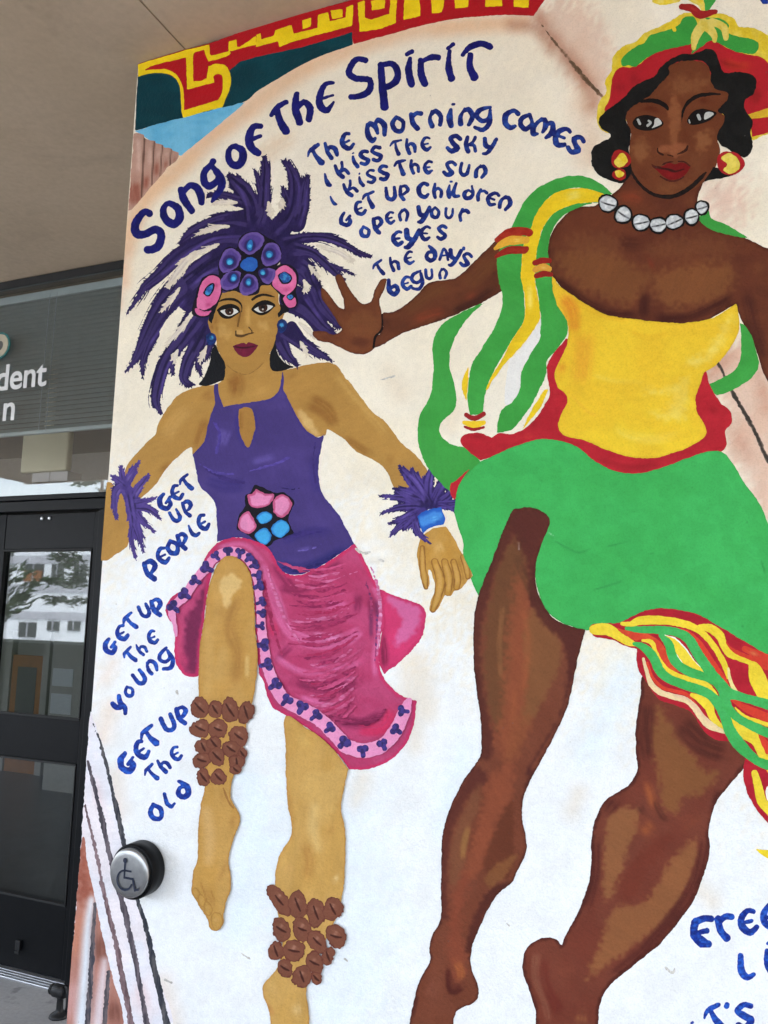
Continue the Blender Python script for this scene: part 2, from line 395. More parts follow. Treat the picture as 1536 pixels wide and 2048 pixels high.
# varnished inner door with dark window, seen through the entrance door
YI = 4.6
def iy(px, py): return on_y(px, py, YI)
a, b = iy(30, 1310), iy(82, 1428)
odo = empty('lobby_door', ((a[0] + b[0]) / 2, YI, 0.005)); tag(odo, 'orange varnished door with a dark pane inside the lobby', 'door', kind='thing')
hw = (b[0] - a[0]) / 2
def opart(name, x0, x1, y0, y1, z0, z1, mat):
    bm = bmesh.new(); add_box(bm, x0, x1, y0, y1, z0, z1, 0.002); return bm_obj(name, bm, mat, odo)
zo1 = a[2]
opart('door_leaf', -hw, hw, -0.02, 0.02, 0, zo1, M_ORANGE)
opart('pane', -hw * 0.62, hw * 0.62, -0.024, -0.0205, zo1 * 0.50, zo1 * 0.90, M_INDARK)
opart('frame_post', -hw - 0.09, -hw - 0.005, -0.04, 0.04, 0, zo1 + 0.25, M_INWALL)
opart('frame_post', hw + 0.005, hw + 0.09, -0.04, 0.04, 0, zo1 + 0.25, M_INWALL)
# wall of the vestibule carrying notices
for (x0, y0_, x1, y1_, lab) in ((107, 1336, 145, 1374, 'upper white printed notice taped up inside the lobby'), (103, 1386, 141, 1430, 'lower white printed notice taped up inside the lobby')):
    p, q = on_y(x0, y0_, YI - 0.5), on_y(x1, y1_, YI - 0.5)
    o = box('notice', -(q[0] - p[0]) / 2, (q[0] - p[0]) / 2, -0.002, 0.0, -(p[2] - q[2]) / 2, (p[2] - q[2]) / 2, M_PAPER, None, 0, ((p[0] + q[0]) / 2, YI - 0.5025, (p[2] + q[2]) / 2))
    tag(o, lab, 'notice')
p = on_y(98, 1400, YI - 0.5); q = on_y(172, 1400, YI - 0.5)
o = box('lobby_partition', p[0], q[0], YI - 0.5, YI - 0.44, 0.005, 2.4, M_INWALL); tag(o, 'pale partition carrying two notices inside the lobby', 'partition', kind='thing')
# cream box fixture hanging inside above the door
YF = YD + 0.9
def fy(px, py): return on_y(px, py, YF)
a, b = fy(46, 868), fy(132, 940)
fx = empty('ceiling_fixture', ((a[0] + b[0]) / 2, YF, (a[2] + b[2]) / 2)); tag(fx, 'square cream box hanging inside the upper window', 'light fixture')
w, h = (b[0] - a[0]) / 2, (a[2] - b[2]) / 2
bm = bmesh.new(); add_box(bm, -w, w, 0, 0.05, -h, h, 0.012); bm_obj('housing', bm, M_FIXT, fx)
bm = bmesh.new(); add_box(bm, -w * 0.45, w * 0.55, 0.005, 0.045, h + 0.002, h + 0.028, 0.003); bm_obj('bracket', bm, M_FIXT, fx)
bm = bmesh.new(); add_box(bm, -0.03, 0.03, 0.01, 0.04, h + 0.03, 3.61 - fx.location[2], 0.003); bm_obj('hanger', bm, M_FIXT, fx)
a, b = fy(65, 946), fy(134, 966)
sx = empty('wall_box', ((a[0] + b[0]) / 2, YF, b[2])); tag(sx, 'small pale box below the square cream fixture inside the window', 'box')
w = (b[0] - a[0]) / 2; h = a[2] - b[2]
bm = bmesh.new(); add_box(bm, -w, -0.003, 0, 0.12, 0, h, 0.003); bm_obj('box_half', bm, M_PAPER, sx)
bm = bmesh.new(); add_box(bm, 0.003, w, 0, 0.12, 0, h, 0.003); bm_obj('box_half', bm, M_PAPER, sx)
p = on_y(0, 968, YF)
o = box('inner_ledge', -7.0, -2.36, YF, YF + 0.5, p[2] - 0.09, p[2] - 0.002, M_INWALL); tag(o, 'pale ledge running across inside the upper window', 'ledge')

# ------------------------------------------------------------------ door opener button on the wall
pb = on_y(290, 1733, 0)
btn = empty('door_opener_button', (pb[0], -0.007, pb[2])); tag(btn, 'round steel door opener button with a blue wheelchair symbol on the painted wall', 'door button')
R0 = 0.0715
bm = bmesh.new(); lathe(bm, [(R0, 0.0), (R0, -0.045), (R0 - 0.002, -0.048), (R0 - 0.006, -0.049)], 64, 'Y'); bm_obj('housing', bm, M_BLACK, btn, smooth=True)
bm = bmesh.new(); lathe(bm, [(R0 - 0.0085, -0.046), (R0 - 0.0085, -0.058), (R0 - 0.010, -0.0605), (R0 - 0.016, -0.0632), (R0 - 0.024, -0.0645), (0.02, -0.0665), (0.001, -0.0668)], 64, 'Y')
cap = bm_obj('steel_cap', bm, M_STEEL, btn, smooth=True)
# wheelchair figure, raised print
def flat_strokes(strokes, y, t):
    bm = bmesh.new()
    for pts, r in strokes:
        for k, (p, q) in enumerate(zip(pts, pts[1:])):
            d = Vector((q[0] - p[0], q[1] - p[1])); L = d.length; d.normalize(); nn = Vector((-d.y, d.x)) * r
            e = d * (r * 0.9)
            c = [(p[0] - e.x + nn.x, p[1] - e.y + nn.y), (q[0] + e.x + nn.x, q[1] + e.y + nn.y), (q[0] + e.x - nn.x, q[1] + e.y - nn.y), (p[0] - e.x - nn.x, p[1] - e.y - nn.y)]
            yy = y - 0.00004 * k
            f = bm.faces.new([bm.verts.new((a[0], yy, a[1])) for a in c])
    return bm
SY = 0.082
def sp(x, z): return ((x - 0.5) * SY, (0.5 - z) * SY)
arc = [sp(0.43 + 0.30 * math.cos(a), 0.70 + 0.30 * math.sin(a)) for a in [math.radians(d) for d in range(20, 262, 12)]]
strokes = [(arc, 0.0025), ([sp(0.40, 0.17), sp(0.41, 0.62), sp(0.75, 0.62), sp(0.86, 0.95), sp(0.99, 0.91)], 0.0029), ([sp(0.41, 0.40), sp(0.66, 0.40)], 0.0025)]
hd = [sp(0.40 + 0.085 * math.cos(a), 0.09 + 0.085 * math.sin(a)) for a in [2 * math.pi * k / 20 for k in range(20)]]
bm = flat_strokes(strokes, -0.0674, 0)
bm.faces.new([bm.verts.new((a[0], -0.0675, a[1])) for a in hd])
bm_obj('wheelchair_symbol', bm, M_BLUEINK, cap)

# ------------------------------------------------------------------ floor door holder
pf = on_z(118, 2033, 0.0)
ds = empty('door_stop', (pf[0], pf[1], 0.0)); tag(ds, 'small black iron door stop standing on the concrete by the wall corner', 'door stop')
bm = bmesh.new(); lathe(bm, [(0.040, 0), (0.040, 0.006), (0.034, 0.012), (0.018, 0.018), (0.014, 0.03), (0.013, 0.070), (0.018, 0.082)], 24); bm_obj('pedestal', bm, M_IRON, ds, smooth=True)
bm = bmesh.new(); lathe(bm, [(0.022, -0.035), (0.026, -0.03), (0.026, 0.02), (0.020, 0.03)], 20, 'X', (0, 0, 0.098)); bm_obj('head', bm, M_IRON, ds, smooth=True)
bm = bmesh.new(); lathe(bm, [(0.019, -0.052), (0.021, -0.048), (0.021, -0.036)], 18, 'X', (0, 0, 0.098)); bm_obj('rubber_tip', bm, M_GASKET, ds, smooth=True)
bm = bmesh.new(); tube(bm, [(0.02, 0, 0.118), (0.034, -0.004, 0.122), (0.046, -0.008, 0.095), (0.047, -0.008, 0.055), (0.041, -0.008, 0.03)], [0.006, 0.007, 0.008, 0.007, 0.005], 8); bm_obj('hook', bm, M_IRON, ds, smooth=True)

# ------------------------------------------------------------------ what the glass mirrors: block and cypresses across the court
YV = 2 * YD + 26.0
def mir(px, py, yv=YV):
    p = on_y(px, py, yv); return (p[0], 2 * YD - p[1], p[2])
M_BWHITE = simple('white_render', (0.74, 0.79, 0.86), 0.7, 0, 0.03, 2)
M_BGREY = simple('grey_band', (0.42, 0.44, 0.50), 0.7, 0, 0.04, 2)
M_BWIN = simple('block_window', (0.05, 0.06, 0.06), 0.2)
M_BSHADE = simple('brown_roller_shade', (0.22, 0.09, 0.03), 0.7)
blk = empty('white_building', (mir(100, 1200)[0], -26.0, 0)); tag(blk, 'white block with grey bands mirrored in the door glass', 'building')
bx, by = blk.location[0], blk.location[1]
zb0, zb1_ = 0.0, mir(100, 1068)[2]
def blkpart(name, x0, x1, y0, y1, z0, z1, mat):
    bm = bmesh.new(); add_box(bm, x0 - bx, x1 - bx, y0 - by, y1 - by, z0, z1); return bm_obj(name, bm, mat, blk)
blkpart('wall', bx - 14, bx + 16, -34, -26, 0, zb1_, M_BWHITE)
for (pa, pb_) in ((1110, 1126), (1168, 1185), (1224, 1240)):
    z1_, z0_ = mir(100, pa)[2], mir(100, pb_)[2]
    blkpart('band', bx - 14, bx + 16, -25.995, -25.95, z0_, z1_, M_BGREY)
for (xa, ya, xb, yb, sh) in ((52, 1128, 86, 1163, 1), (106, 1128, 127, 1166, 0), (40, 1244, 72, 1275, 0), (97, 1243, 119, 1262, 0), (138, 1243, 160, 1262, 0), (150, 1128, 172, 1166, 0), (-40, 1128, -10, 1166, 0), (-50, 1243, -20, 1270, 0)):
    a, b = mir(xa, ya), mir(xb, yb)
    x0, x1 = min(a[0], b[0]), max(a[0], b[0]); z0, z1 = b[2], a[2]
    blkpart('window', x0, x1, -25.994, -25.93, z0, z1, M_BWIN)
    blkpart('window_bar', (x0 + x1) / 2 - 0.03, (x0 + x1) / 2 + 0.03, -25.928, -25.90, z0, z1, M_BGREY)
    if sh: blkpart('roller_shade', x0 + 0.04, x1 - 0.04, -25.925, -25.91, z0, z0 + (z1 - z0) * 0.62, M_BSHADE)
M_LEAF = simple('cypress_foliage', (0.045, 0.085, 0.032), 0.7, 0, 0.5, 3)
M_BARK = simple('bark', (0.10, 0.07, 0.05), 0.8, 0, 0.3, 8)
def cypress(px, py_top, yv, hgt, spread, seed, label, up):
    r = random.Random(seed)
    p = on_y(px, py_top, yv); X, Y_ = p[0], 2 * YD - yv
    t = empty('cypress_tree', (X, Y_, 0)); tag(t, label, 'tree', 'cypresses across the court')
    bm = bmesh.new(); tube(bm, [(0, 0, 0), (0.1, 0.05, hgt * 0.4), (0.0, 0, hgt * 0.95)], [0.22, 0.15, 0.04], 8)
    bm_obj('trunk', bm, M_BARK, t)
    bm = bmesh.new()
    for k in range(52):
        z = hgt * r.uniform(0.22, 1.0); a = r.uniform(0, 6.283)
        L = spread * (1.15 - 0.6 * z / hgt) * r.uniform(0.6, 1.0); rise = up * L * r.uniform(0.7, 1.2)
        dx, dy = math.cos(a), math.sin(a)
        for s_ in range(34):
            u = r.uniform(0.2, 1.0) ** 0.8
            c = Vector((dx * L * u + r.gauss(0, .10), dy * L * u + r.gauss(0, .10), z + rise * u ** 1.3 + r.gauss(0, .07)))
            d = Vector((dx * 0.9 + r.gauss(0, .25), dy * 0.9 + r.gauss(0, .25), up * 0.8 + r.gauss(0, .25))).normalized() * r.uniform(0.18, 0.38)
            w_ = d.orthogonal().normalized() * 0.055
            w2 = d.cross(w_).normalized() * 0.05
            v = [bm.verts.new(c - w_), bm.verts.new(c + w_ * 1.0), bm.verts.new(c + d), bm.verts.new(c + w2 + d * 0.3)]
            bm.faces.new((v[0], v[1], v[2])); bm.faces.new((v[0], v[3], v[2]))
    bm_obj('crown', bm, M_LEAF, t)
    return t
cypress(196, 1080, 22.0, 7.5, 2.3, 3, 'spreading dark cypress mirrored at the right of the door glass', 0.05)
cypress(-34, 1150, 17.0, 4.1, 1.9, 5, 'feathery upswept conifer mirrored at the left of the door glass', 0.75)
# low hedge put in to keep the lower door reflection dark
h0 = mir(60, 1286, 2 * YD + 5.2)
added_hedge = box('added_hedge', -16, 12, -6.2, -5.2, 0, h0[2], simple('added_hedge_leaves', (0.018, 0.028, 0.014), 0.8, 0, 0.5, 12)); 
tag(added_hedge, 'low dark hedge put in to darken the lower reflection in the door glass', 'added_hedge')
# ================================================================== the painting
# Outlines are given in pixels of measured close-ups (letter = origin and scale), carried
# onto the wall plane, and every painted shape becomes its own thin sheet of paint.
TILE = {'Z': (0, 0, 1), 'A': (0, 0, 1 / 3), 'B': (512, 0, 1 / 3), 'C': (1024, 0, 1 / 3), 'D': (200, 512, 1 / 3), 'E': (512, 512, 1 / 3),
        'F': (1024, 512, 1 / 3), 'G': (200, 1024, 1 / 3), 'H': (512, 1024, 1 / 3), 'I': (1024, 1024, 1 / 3), 'J': (200, 1536, 1 / 3),
        'K': (512, 1536, 1 / 3), 'L': (1024, 1536, 1 / 3), 'z': (0, 1448, 400 / 1365)}
for _k, _o in dict(a=(600, 190), b=(880, 190), c=(700, 440), d=(360, 420), e=(250, 280), f=(500, 280), g=(180, 1160), h=(1180, 140), i=(200, 900), j=(740, 900), k=(1236, 1220)).items():
    TILE[_k] = (_o[0], _o[1], 300 / 1536)
def pts(s):
    out = []; t = TILE['Z']
    for tok in s.split():
        if tok in TILE: t = TILE[tok]; continue
        c = tok.endswith('!'); v = [float(q) for q in tok.rstrip('!').split(',')]
        out.append((t[0] + v[0] * t[2], t[1] + v[1] * t[2], v[2] * t[2] if len(v) > 2 else 0.0, c))
    return out
def catmull(P, closed, n=5):
    m = len(P)
    if m < 3: return [(p[0], p[1], p[2]) for p in P]
    out = []
    rng = range(m) if closed else range(m - 1)
    for i in rng:
        p1, p2 = P[i], P[(i + 1) % m]
        p0 = P[i - 1] if (closed or i > 0) else p1
        p3 = P[(i + 2) % m] if (closed or i < m - 2) else p2
        if p1[3]: p0 = p1
        if p2[3]: p3 = p2
        for k in range(n):
            t = k / n
            out.append(tuple(0.5 * (2 * p1[a] + (p2[a] - p0[a]) * t + (2 * p0[a] - 5 * p1[a] + 4 * p2[a] - p3[a]) * t * t + (3 * p1[a] - p0[a] - 3 * p2[a] + p3[a]) * t ** 3) for a in range(3)))
    if not closed: out.append(tuple(P[-1][:3]))
    return out
def vnoise(x, y, seed=0):
    xi = np.floor(x).astype(np.int64); yi = np.floor(y).astype(np.int64); fx = x - xi; fy = y - yi
    fx = fx * fx * (3 - 2 * fx); fy = fy * fy * (3 - 2 * fy)
    def h(a, b):
        v = (a * 374761393 + b * 668265263 + seed * 1442695041) & 0xffffffff
        v = ((v ^ (v >> 13)) * 1274126177) & 0xffffffff
        return ((v ^ (v >> 16)) & 0xffff) / 65535.0
    return (h(xi, yi) * (1 - fx) + h(xi + 1, yi) * fx) * (1 - fy) + (h(xi, yi + 1) * (1 - fx) + h(xi + 1, yi + 1) * fx) * fy
def f_poly(x, y, P):
    P = np.array([p[:2] for p in P]); Q = np.roll(P, -1, 0)
    d2 = np.full(x.shape, 1e12); ins = np.zeros(x.shape, bool)
    for (ax, ay), (bx_, by_) in zip(P, Q):
        ex, ey = bx_ - ax, by_ - ay; L = ex * ex + ey * ey
        if L < 1e-9: continue
        t = np.clip(((x - ax) * ex + (y - ay) * ey) / L, 0, 1)
        d2 = np.minimum(d2, (x - ax - t * ex) ** 2 + (y - ay - t * ey) ** 2)
        if ay != by_:
            c = ((ay > y) != (by_ > y)) & (x < (bx_ - ax) * (y - ay) / (by_ - ay) + ax)
            ins ^= c
    d = np.sqrt(d2); return np.where(ins, d, -d)
def f_stroke(x, y, P, bris=0.0, seed=0):
    best = np.full(x.shape, -1e9); s0 = 0.0; u = np.zeros(x.shape); v = np.zeros(x.shape)
    if len(P) == 1: P = [P[0], (P[0][0] + .01, P[0][1], P[0][2])]
    for (ax, ay, ar), (bx_, by_, br) in zip(P, P[1:]):
        ex, ey = bx_ - ax, by_ - ay; L = math.hypot(ex, ey) or 1e-6
        t = np.clip(((x - ax) * ex + (y - ay) * ey) / (L * L), 0, 1)
        dx, dy = x - ax - t * ex, y - ay - t * ey
        f = ar + (br - ar) * t - np.sqrt(dx * dx + dy * dy)
        m = f > best; best = np.where(m, f, best)
        u = np.where(m, s0 + t * L, u); v = np.where(m, (dx * -ey + dy * ex) / L, v)
        s0 += L
    if bris: best = best - bris * (vnoise(u / 26, v / 1.7, seed) * 1.5 + vnoise(u / 60, v / 4, seed + 5) * .5 - .35)
    return best, u, v
def edge_lim(x, y):   # the paint stops at the wall's left edge and top edge
    lx, ly = 275 - 140, 125 - 1945; Ll = math.hypot(lx, ly)
    dl = ((x - 140) * -ly - (y - 1945) * -lx) / Ll
    tx, ty = 690 - 275, -2 - 127; Lt = math.hypot(tx, ty)
    dt = ((y - 127) * tx - (x - 275) * ty) / Lt
    return np.minimum(dl - 0.8, dt - 1.2)
def px2wall(x, y, yy):
    d = np.stack([(x - PCX) / FOC, -(y - PCY) / FOC, -np.ones_like(x)], 0)
    d = ROT @ d.reshape(3, -1)
    t = (yy - CAM[1]) / d[1]
    return (CAM[:, None] + d * t).T
OCC = np.zeros((700, 620), np.int16)       # how many coats lie at each spot (4 px cells, offset 200 px)
CUR = None                                 # part the next shapes belong to
STATS = {'v': 0, 't': 0}
LAYER = 0.00009
def s2l(c):
    return np.where(c <= 0.04045, c / 12.92, ((c + 0.055) / 1.055) ** 2.4)
def hexc(h): return np.array([int(h[i:i + 2], 16) / 255 for i in (0, 2, 4)])
ALB = 0.93
SOFT = 1.0
def smooth(a): a = np.clip(a, 0, 1); return a * a * (3 - 2 * a)
_seed = [11]
def paint_cols(x, y, base, marks, F, var):
    sd = _seed[0]
    c = np.tile(hexc(base), (len(x), 1))
    for mk in marks:
        kind, spec, colr, soft, al = mk[:5]; sd += 1
        if kind in 'sp': soft = max(1.6, soft * SOFT * (1.35 if kind == 's' else 1))
        if kind == 'p':
            f = f_poly(x, y, catmull(pts(spec), True)) + (vnoise(x / 7, y / 7, sd) - .5) * soft * 1.4
            a = smooth((f + soft) / (2 * soft)) * al
        elif kind == 's':
            a = np.zeros(len(x))
            for sub in spec.split('|'):
                f, u, v = f_stroke(x, y, catmull(pts(sub), False, 4), 0, sd)
                br = 0.45 + 0.55 * smooth(vnoise(u / 45, v / 2.6, sd) * 1.5) if len(mk) < 6 else 1.0
                if len(mk) < 6 and len(sub.split()) > 2:      # a loaded brush starts and lifts softly
                    um = u.max() if u.size else 1; rr_ = 6 + soft
                    br = br * (.15 + .85 * smooth(u / rr_)) * (.15 + .85 * smooth((um - u) / rr_))
                a = np.maximum(a, smooth(f / soft + 0.5) * br)
            a = a * al
        elif kind == 'e':                     # band along the shape's own outline: spec = width
            f = spec - F + (vnoise(x / 9, y / 9, sd) - .5) * soft
            a = smooth(f / soft + .5) * al
        elif kind == 'n':                     # patchy second coat: spec = patch size in px (x, y)
            q = vnoise(x / spec[0], y / spec[1], sd) * .65 + vnoise(x / spec[0] * 2.7, y / spec[1] * 2.7, sd + 3) * .35
            a = smooth((q - .5 + soft) / (2 * soft)) * al
        c = c + (hexc(colr) - c) * a[:, None]
    if var:
        th = (sd % 11) * .29 - .6; ct, st = math.cos(th), math.sin(th); u_, v_ = x * ct + y * st, y * ct - x * st
        q = vnoise(u_ / 70, v_ / 30, sd + 40) * .4 + vnoise(u_ / 24, v_ / 3.2, sd + 41) * .3 + vnoise(x / 2.2, y / 2.2, sd + 42) * .2 - .5
        c = c * (1 + var * q)[:, None]
    _seed[0] = sd + 7
    lin = s2l(np.clip(c, 0, 1)) * ALB
    return lin
def sheet(name, fld, bb, base, marks, res, var, parent, edge=0.7, label=None, clip=True):
    global CUR
    x0, y0, x1, y1 = bb
    nx = max(4, int((x1 - x0) / res) + 3); ny = max(4, int((y1 - y0) / res) + 3)
    xs = x0 - res + np.arange(nx) * res; ys = y0 - res + np.arange(ny) * res
    gx, gy = np.meshgrid(xs, ys); gx = gx.ravel(); gy = gy.ravel()
    F = fld(gx, gy)
    if edge: F = F + (vnoise(gx / 4.3, gy / 4.3, _seed[0]) - .5) * 2.2 * edge + (vnoise(gx / 15, gy / 15, _seed[0] + 1) - .5) * 2.4 * min(edge, .8)
    if clip: F = np.minimum(F, edge_lim(gx, gy))
    ins = F > 0
    if not ins.any(): print('EMPTY', name, bb); return None
    idx = np.arange(nx * ny).reshape(ny, nx)
    a, b, c, d = idx[:-1, :-1].ravel(), idx[:-1, 1:].ravel(), idx[1:, 1:].ravel(), idx[1:, :-1].ravel()
    par = ((np.add.outer(np.arange(ny - 1), np.arange(nx - 1))) % 2).ravel().astype(bool)
    T = np.concatenate([np.where(par[:, None], np.stack([a, c, b], 1), np.stack([a, d, b], 1)),
                        np.where(par[:, None], np.stack([a, d, c], 1), np.stack([b, d, c], 1))])
    k = ins[T].sum(1)
    full = T[k == 3]
    tris = [full]; nv0 = nx * ny; keys = []; 
    def rot(t, odd):   # bring the odd-one-out to the front
        j = np.argmax(odd, 1); r = np.arange(len(t)); return t[r, j], t[r, (j + 1) % 3], t[r, (j + 2) % 3]
    N = nx * ny
    def ekey(p, q): return np.minimum(p, q).astype(np.int64) * N + np.maximum(p, q)
    t1 = T[k == 1]; t2 = T[k == 2]
    p, q, r = rot(t1, ins[t1]) if len(t1) else (np.zeros(0, int),) * 3
    e1, e2 = ekey(p, q), ekey(p, r)
    o, u, w = rot(t2, ~ins[t2]) if len(t2) else (np.zeros(0, int),) * 3
    e3, e4 = ekey(o, u), ekey(o, w)
    uk = np.unique(np.concatenate([e1, e2, e3, e4]))
    def ei(e): return N + np.searchsorted(uk, e)
    ea, eb = uk // N, uk % N
    tt = F[ea] / (F[ea] - F[eb] + 1e-12)
    ex, ey = gx[ea] + (gx[eb] - gx[ea]) * tt, gy[ea] + (gy[eb] - gy[ea]) * tt
    tris = np.concatenate([full, np.stack([p, ei(e1), ei(e2)], 1), np.stack([ei(e3), u, w], 1), np.stack([ei(e3), w, ei(e4)], 1)])
    vx = np.concatenate([gx, ex]); vy = np.concatenate([gy, ey]); vF = np.concatenate([F, np.zeros(len(uk))])
    used, inv = np.unique(tris, return_inverse=True)
    tris = inv.reshape(-1, 3); vx = vx[used]; vy = vy[used]; vF = vF[used]
    ci = np.clip(((vy + 200) / 4).astype(int), 0, 699); cj = np.clip(((vx + 200) / 4).astype(int), 0, 619)
    lay = 1 + int(OCC[ci, cj].max()); OCC[ci, cj] = lay
    for dj in (-1, 1): OCC[ci, np.clip(cj + dj, 0, 619)] = np.maximum(OCC[ci, np.clip(cj + dj, 0, 619)], lay)
    for di in (-1, 1): OCC[np.clip(ci + di, 0, 699), cj] = np.maximum(OCC[np.clip(ci + di, 0, 699), cj], lay)
    co = px2wall(vx, vy, -lay * LAYER)
    cols = paint_cols(vx, vy, base, marks, vF, var)
    return raw_mesh(name, co, tris, cols, parent, label)
def raw_mesh(name, co, tris, cols, parent, label):
    me = bpy.data.meshes.new(name); nv, nt = len(co), len(tris)
    n = np.cross(co[tris[:, 1]] - co[tris[:, 0]], co[tris[:, 2]] - co[tris[:, 0]])
    fl = n[:, 1] > 0; tris = tris.copy(); tris[fl] = tris[fl][:, ::-1]
    me.vertices.add(nv); me.vertices.foreach_set('co', co.astype(np.float32).ravel())
    me.loops.add(nt * 3); me.loops.foreach_set('vertex_index', tris.astype(np.int32).ravel())
    me.polygons.add(nt); me.polygons.foreach_set('loop_start', np.arange(0, nt * 3, 3, dtype=np.int32)); me.polygons.foreach_set('loop_total', np.full(nt, 3, np.int32))
    ca = me.color_attributes.new('Col', 'FLOAT_COLOR', 'POINT')
    ca.data.foreach_set('color', np.concatenate([cols, np.ones((nv, 1))], 1).astype(np.float32).ravel())
    me.update(); me.validate()
    STATS['v'] += nv; STATS['t'] += nt
    o = link(name, me, M_MURAL, parent)
    if label: o['label'] = label
    return o
def P(name, spec, base, marks=(), var=.13, res=None, edge=0.7, part=False, label=None, n=5):
    """closed painted patch; part=True makes it a part of the wall, otherwise a sub-part of CUR"""
    global CUR
    C_ = catmull(pts(spec), True, n)
    xs = [p[0] for p in C_]; ys = [p[1] for p in C_]; bb = (min(xs) - 2, min(ys) - 2, max(xs) + 2, max(ys) + 2)
    ar = (bb[2] - bb[0]) * (bb[3] - bb[1])
    r = res or min(2.6, max(1.0, math.sqrt(ar) / 45))
    o = sheet(name, lambda x, y: f_poly(x, y, C_), bb, base, marks, r, var, mural if part else CUR, edge, label)
    if part: CUR = o
    return o
def K(name, spec, base, marks=(), var=.13, res=None, edge=0.5, bris=0.0, part=False, label=None, n=4):
    """union of brush strokes x,y,r separated by |"""
    global CUR
    SS = [catmull(pts(s), False, n) for s in (spec.split('|') if isinstance(spec, str) else spec)]
    al = [p for s in SS for p in s]
    mr = max(p[2] for p in al) + 1
    bb = (min(p[0] for p in al) - mr, min(p[1] for p in al) - mr, max(p[0] for p in al) + mr, max(p[1] for p in al) + mr)
    ar = (bb[2] - bb[0]) * (bb[3] - bb[1])
    mx = max(p[2] for p in al)
    r = res or min(2.2, max(0.9, mx * .32), max(1.1, math.sqrt(ar) / 28))
    sd = _seed[0]
    def fld(x, y):
        b = np.full(x.shape, -1e9)
        for i_, s in enumerate(SS): 
            sx = [p[0] for p in s]; sy = [p[1] for p in s]; m = max(p[2] for p in s) + 6
            w = (x > min(sx) - m) & (x < max(sx) + m) & (y > min(sy) - m) & (y < max(sy) + m)
            if w.any(): b[w] = np.maximum(b[w], f_stroke(x[w], y[w], s, bris, sd + i_)[0])
        return b
    o = sheet(name, fld, bb, base, marks, r, var, mural if part else CUR, edge, label)
    if part: CUR = o
    return o
def EL(name, tile, lst, base, marks_fn=None, **k):
    """ovals: cx,cy,rx,ry,rot in tile pixels"""
    t = TILE[tile]
    for (cx, cy, rx, ry, *rt) in lst:
        a = math.radians(rt[0]) if rt else 0
        q = []
        for j in range(10):
            th = j * .6283; w = 1 + .05 * math.sin(j * 1.9 + cx)
            u, v = rx * math.cos(th) * w, ry * math.sin(th) * w
            q.append('%.1f,%.1f' % (cx + u * math.cos(a) - v * math.sin(a), cy + u * math.sin(a) + v * math.cos(a)))
        mk = marks_fn(cx, cy, rx, ry, a) if marks_fn else ()
        P(name, tile + ' ' + ' '.join(q), base, mk, n=5, **k)
def feather(spec, barb=5.0, gap=3.2, ang=19, seed=1):
    """one brushed feather: shaft stroke, thin dry-brush strands and barbs that lean to the tip -> list of strokes"""
    r = random.Random(seed * 77 + len(spec)); C_ = catmull(pts(spec), False, 6)
    out = [[(p[0], p[1], p[2] * .95) for p in C_]]; acc = 0; n = len(C_)
    for k_ in range(16):                       # strands that run along the shaft and fly off past its edge
        o_ = r.uniform(-1.15, 1.15); a0 = int(n * r.uniform(.15, .6)); a1 = min(n - 1, a0 + int(n * r.uniform(.25, .5))); q = []
        for i_ in range(a0, a1):
            p, p2 = C_[i_], C_[i_ + 1]; th = math.atan2(p2[1] - p[1], p2[0] - p[0]); f_ = (i_ - a0) / max(1, a1 - a0)
            d = o_ * (p[2] * .85 + 9 * f_ * f_ * (barb / 7))
            q.append((p[0] - math.sin(th) * d, p[1] + math.cos(th) * d, 1.5 * (1 - f_) + .3))
        if len(q) > 2: out.append(q)
    for i_ in range(1, n):
        p, q = C_[i_ - 1], C_[i_]; L = math.hypot(q[0] - p[0], q[1] - p[1]); acc += L
        if L < 1e-6: continue
        th = math.atan2(q[1] - p[1], q[0] - p[0])
        while acc > gap:
            acc -= gap
            for s_ in (-1, 1):
                if r.random() < .3: continue
                a = th + s_ * math.radians(ang * r.uniform(.5, 1.3)); b = barb * r.uniform(.25, 1.2)
                t_ = r.random(); cx, cy = p[0] + (q[0] - p[0]) * t_, p[1] + (q[1] - p[1]) * t_
                bx_, by_ = cx - math.sin(th) * s_ * q[2] * .6, cy + math.cos(th) * s_ * q[2] * .6
                ln = q[2] * .6 + b
                out.append([(bx_, by_, 1.15), (bx_ + math.cos(a) * ln * .6, by_ + math.sin(a) * ln * .6, .85), (bx_ + math.cos(a + s_ * .15) * ln, by_ + math.sin(a + s_ * .15) * ln, .2)])
    return out
def FE(name, specs, base, marks=(), barb=5.0, gap=3.2, var=.2, lite='5d4a94', dark='241b48', **k):
    ss = []; st = {lite: [], dark: []}; r = random.Random(5)
    for j, s in enumerate(specs.split('|')):
        ss += feather(s, barb, gap, seed=j + 3)
        C_ = catmull(pts(s), False, 5)
        for c_, o_ in ((dark, r.uniform(-.2, .2)), (lite, r.uniform(.35, .7)), (lite, -r.uniform(.35, .7)), (dark, r.uniform(-.9, .9)), (lite, r.uniform(-.3, .3))):
            q = []
            n0 = int(len(C_) * r.uniform(0, .35))
            for i_ in range(n0, len(C_) - 1):
                p, p2 = C_[i_], C_[i_ + 1]; th = math.atan2(p2[1] - p[1], p2[0] - p[0])
                if p[2] > 40: continue
                q.append('%.1f,%.1f,%.2f' % (p[0] - math.sin(th) * o_ * p[2], p[1] + math.cos(th) * o_ * p[2], max(.8, p[2] * r.uniform(.14, .26))))
            if len(q) > 2: st[c_].append('Z ' + ' '.join(q[::2]))
    mk = [('s', '|'.join(st[c_]), c_, 3.0, .75) for c_ in (dark, lite) if st[c_]]
    return _fe(name, ss, base, list(marks[:1]) + mk + list(marks[1:]), var, k)
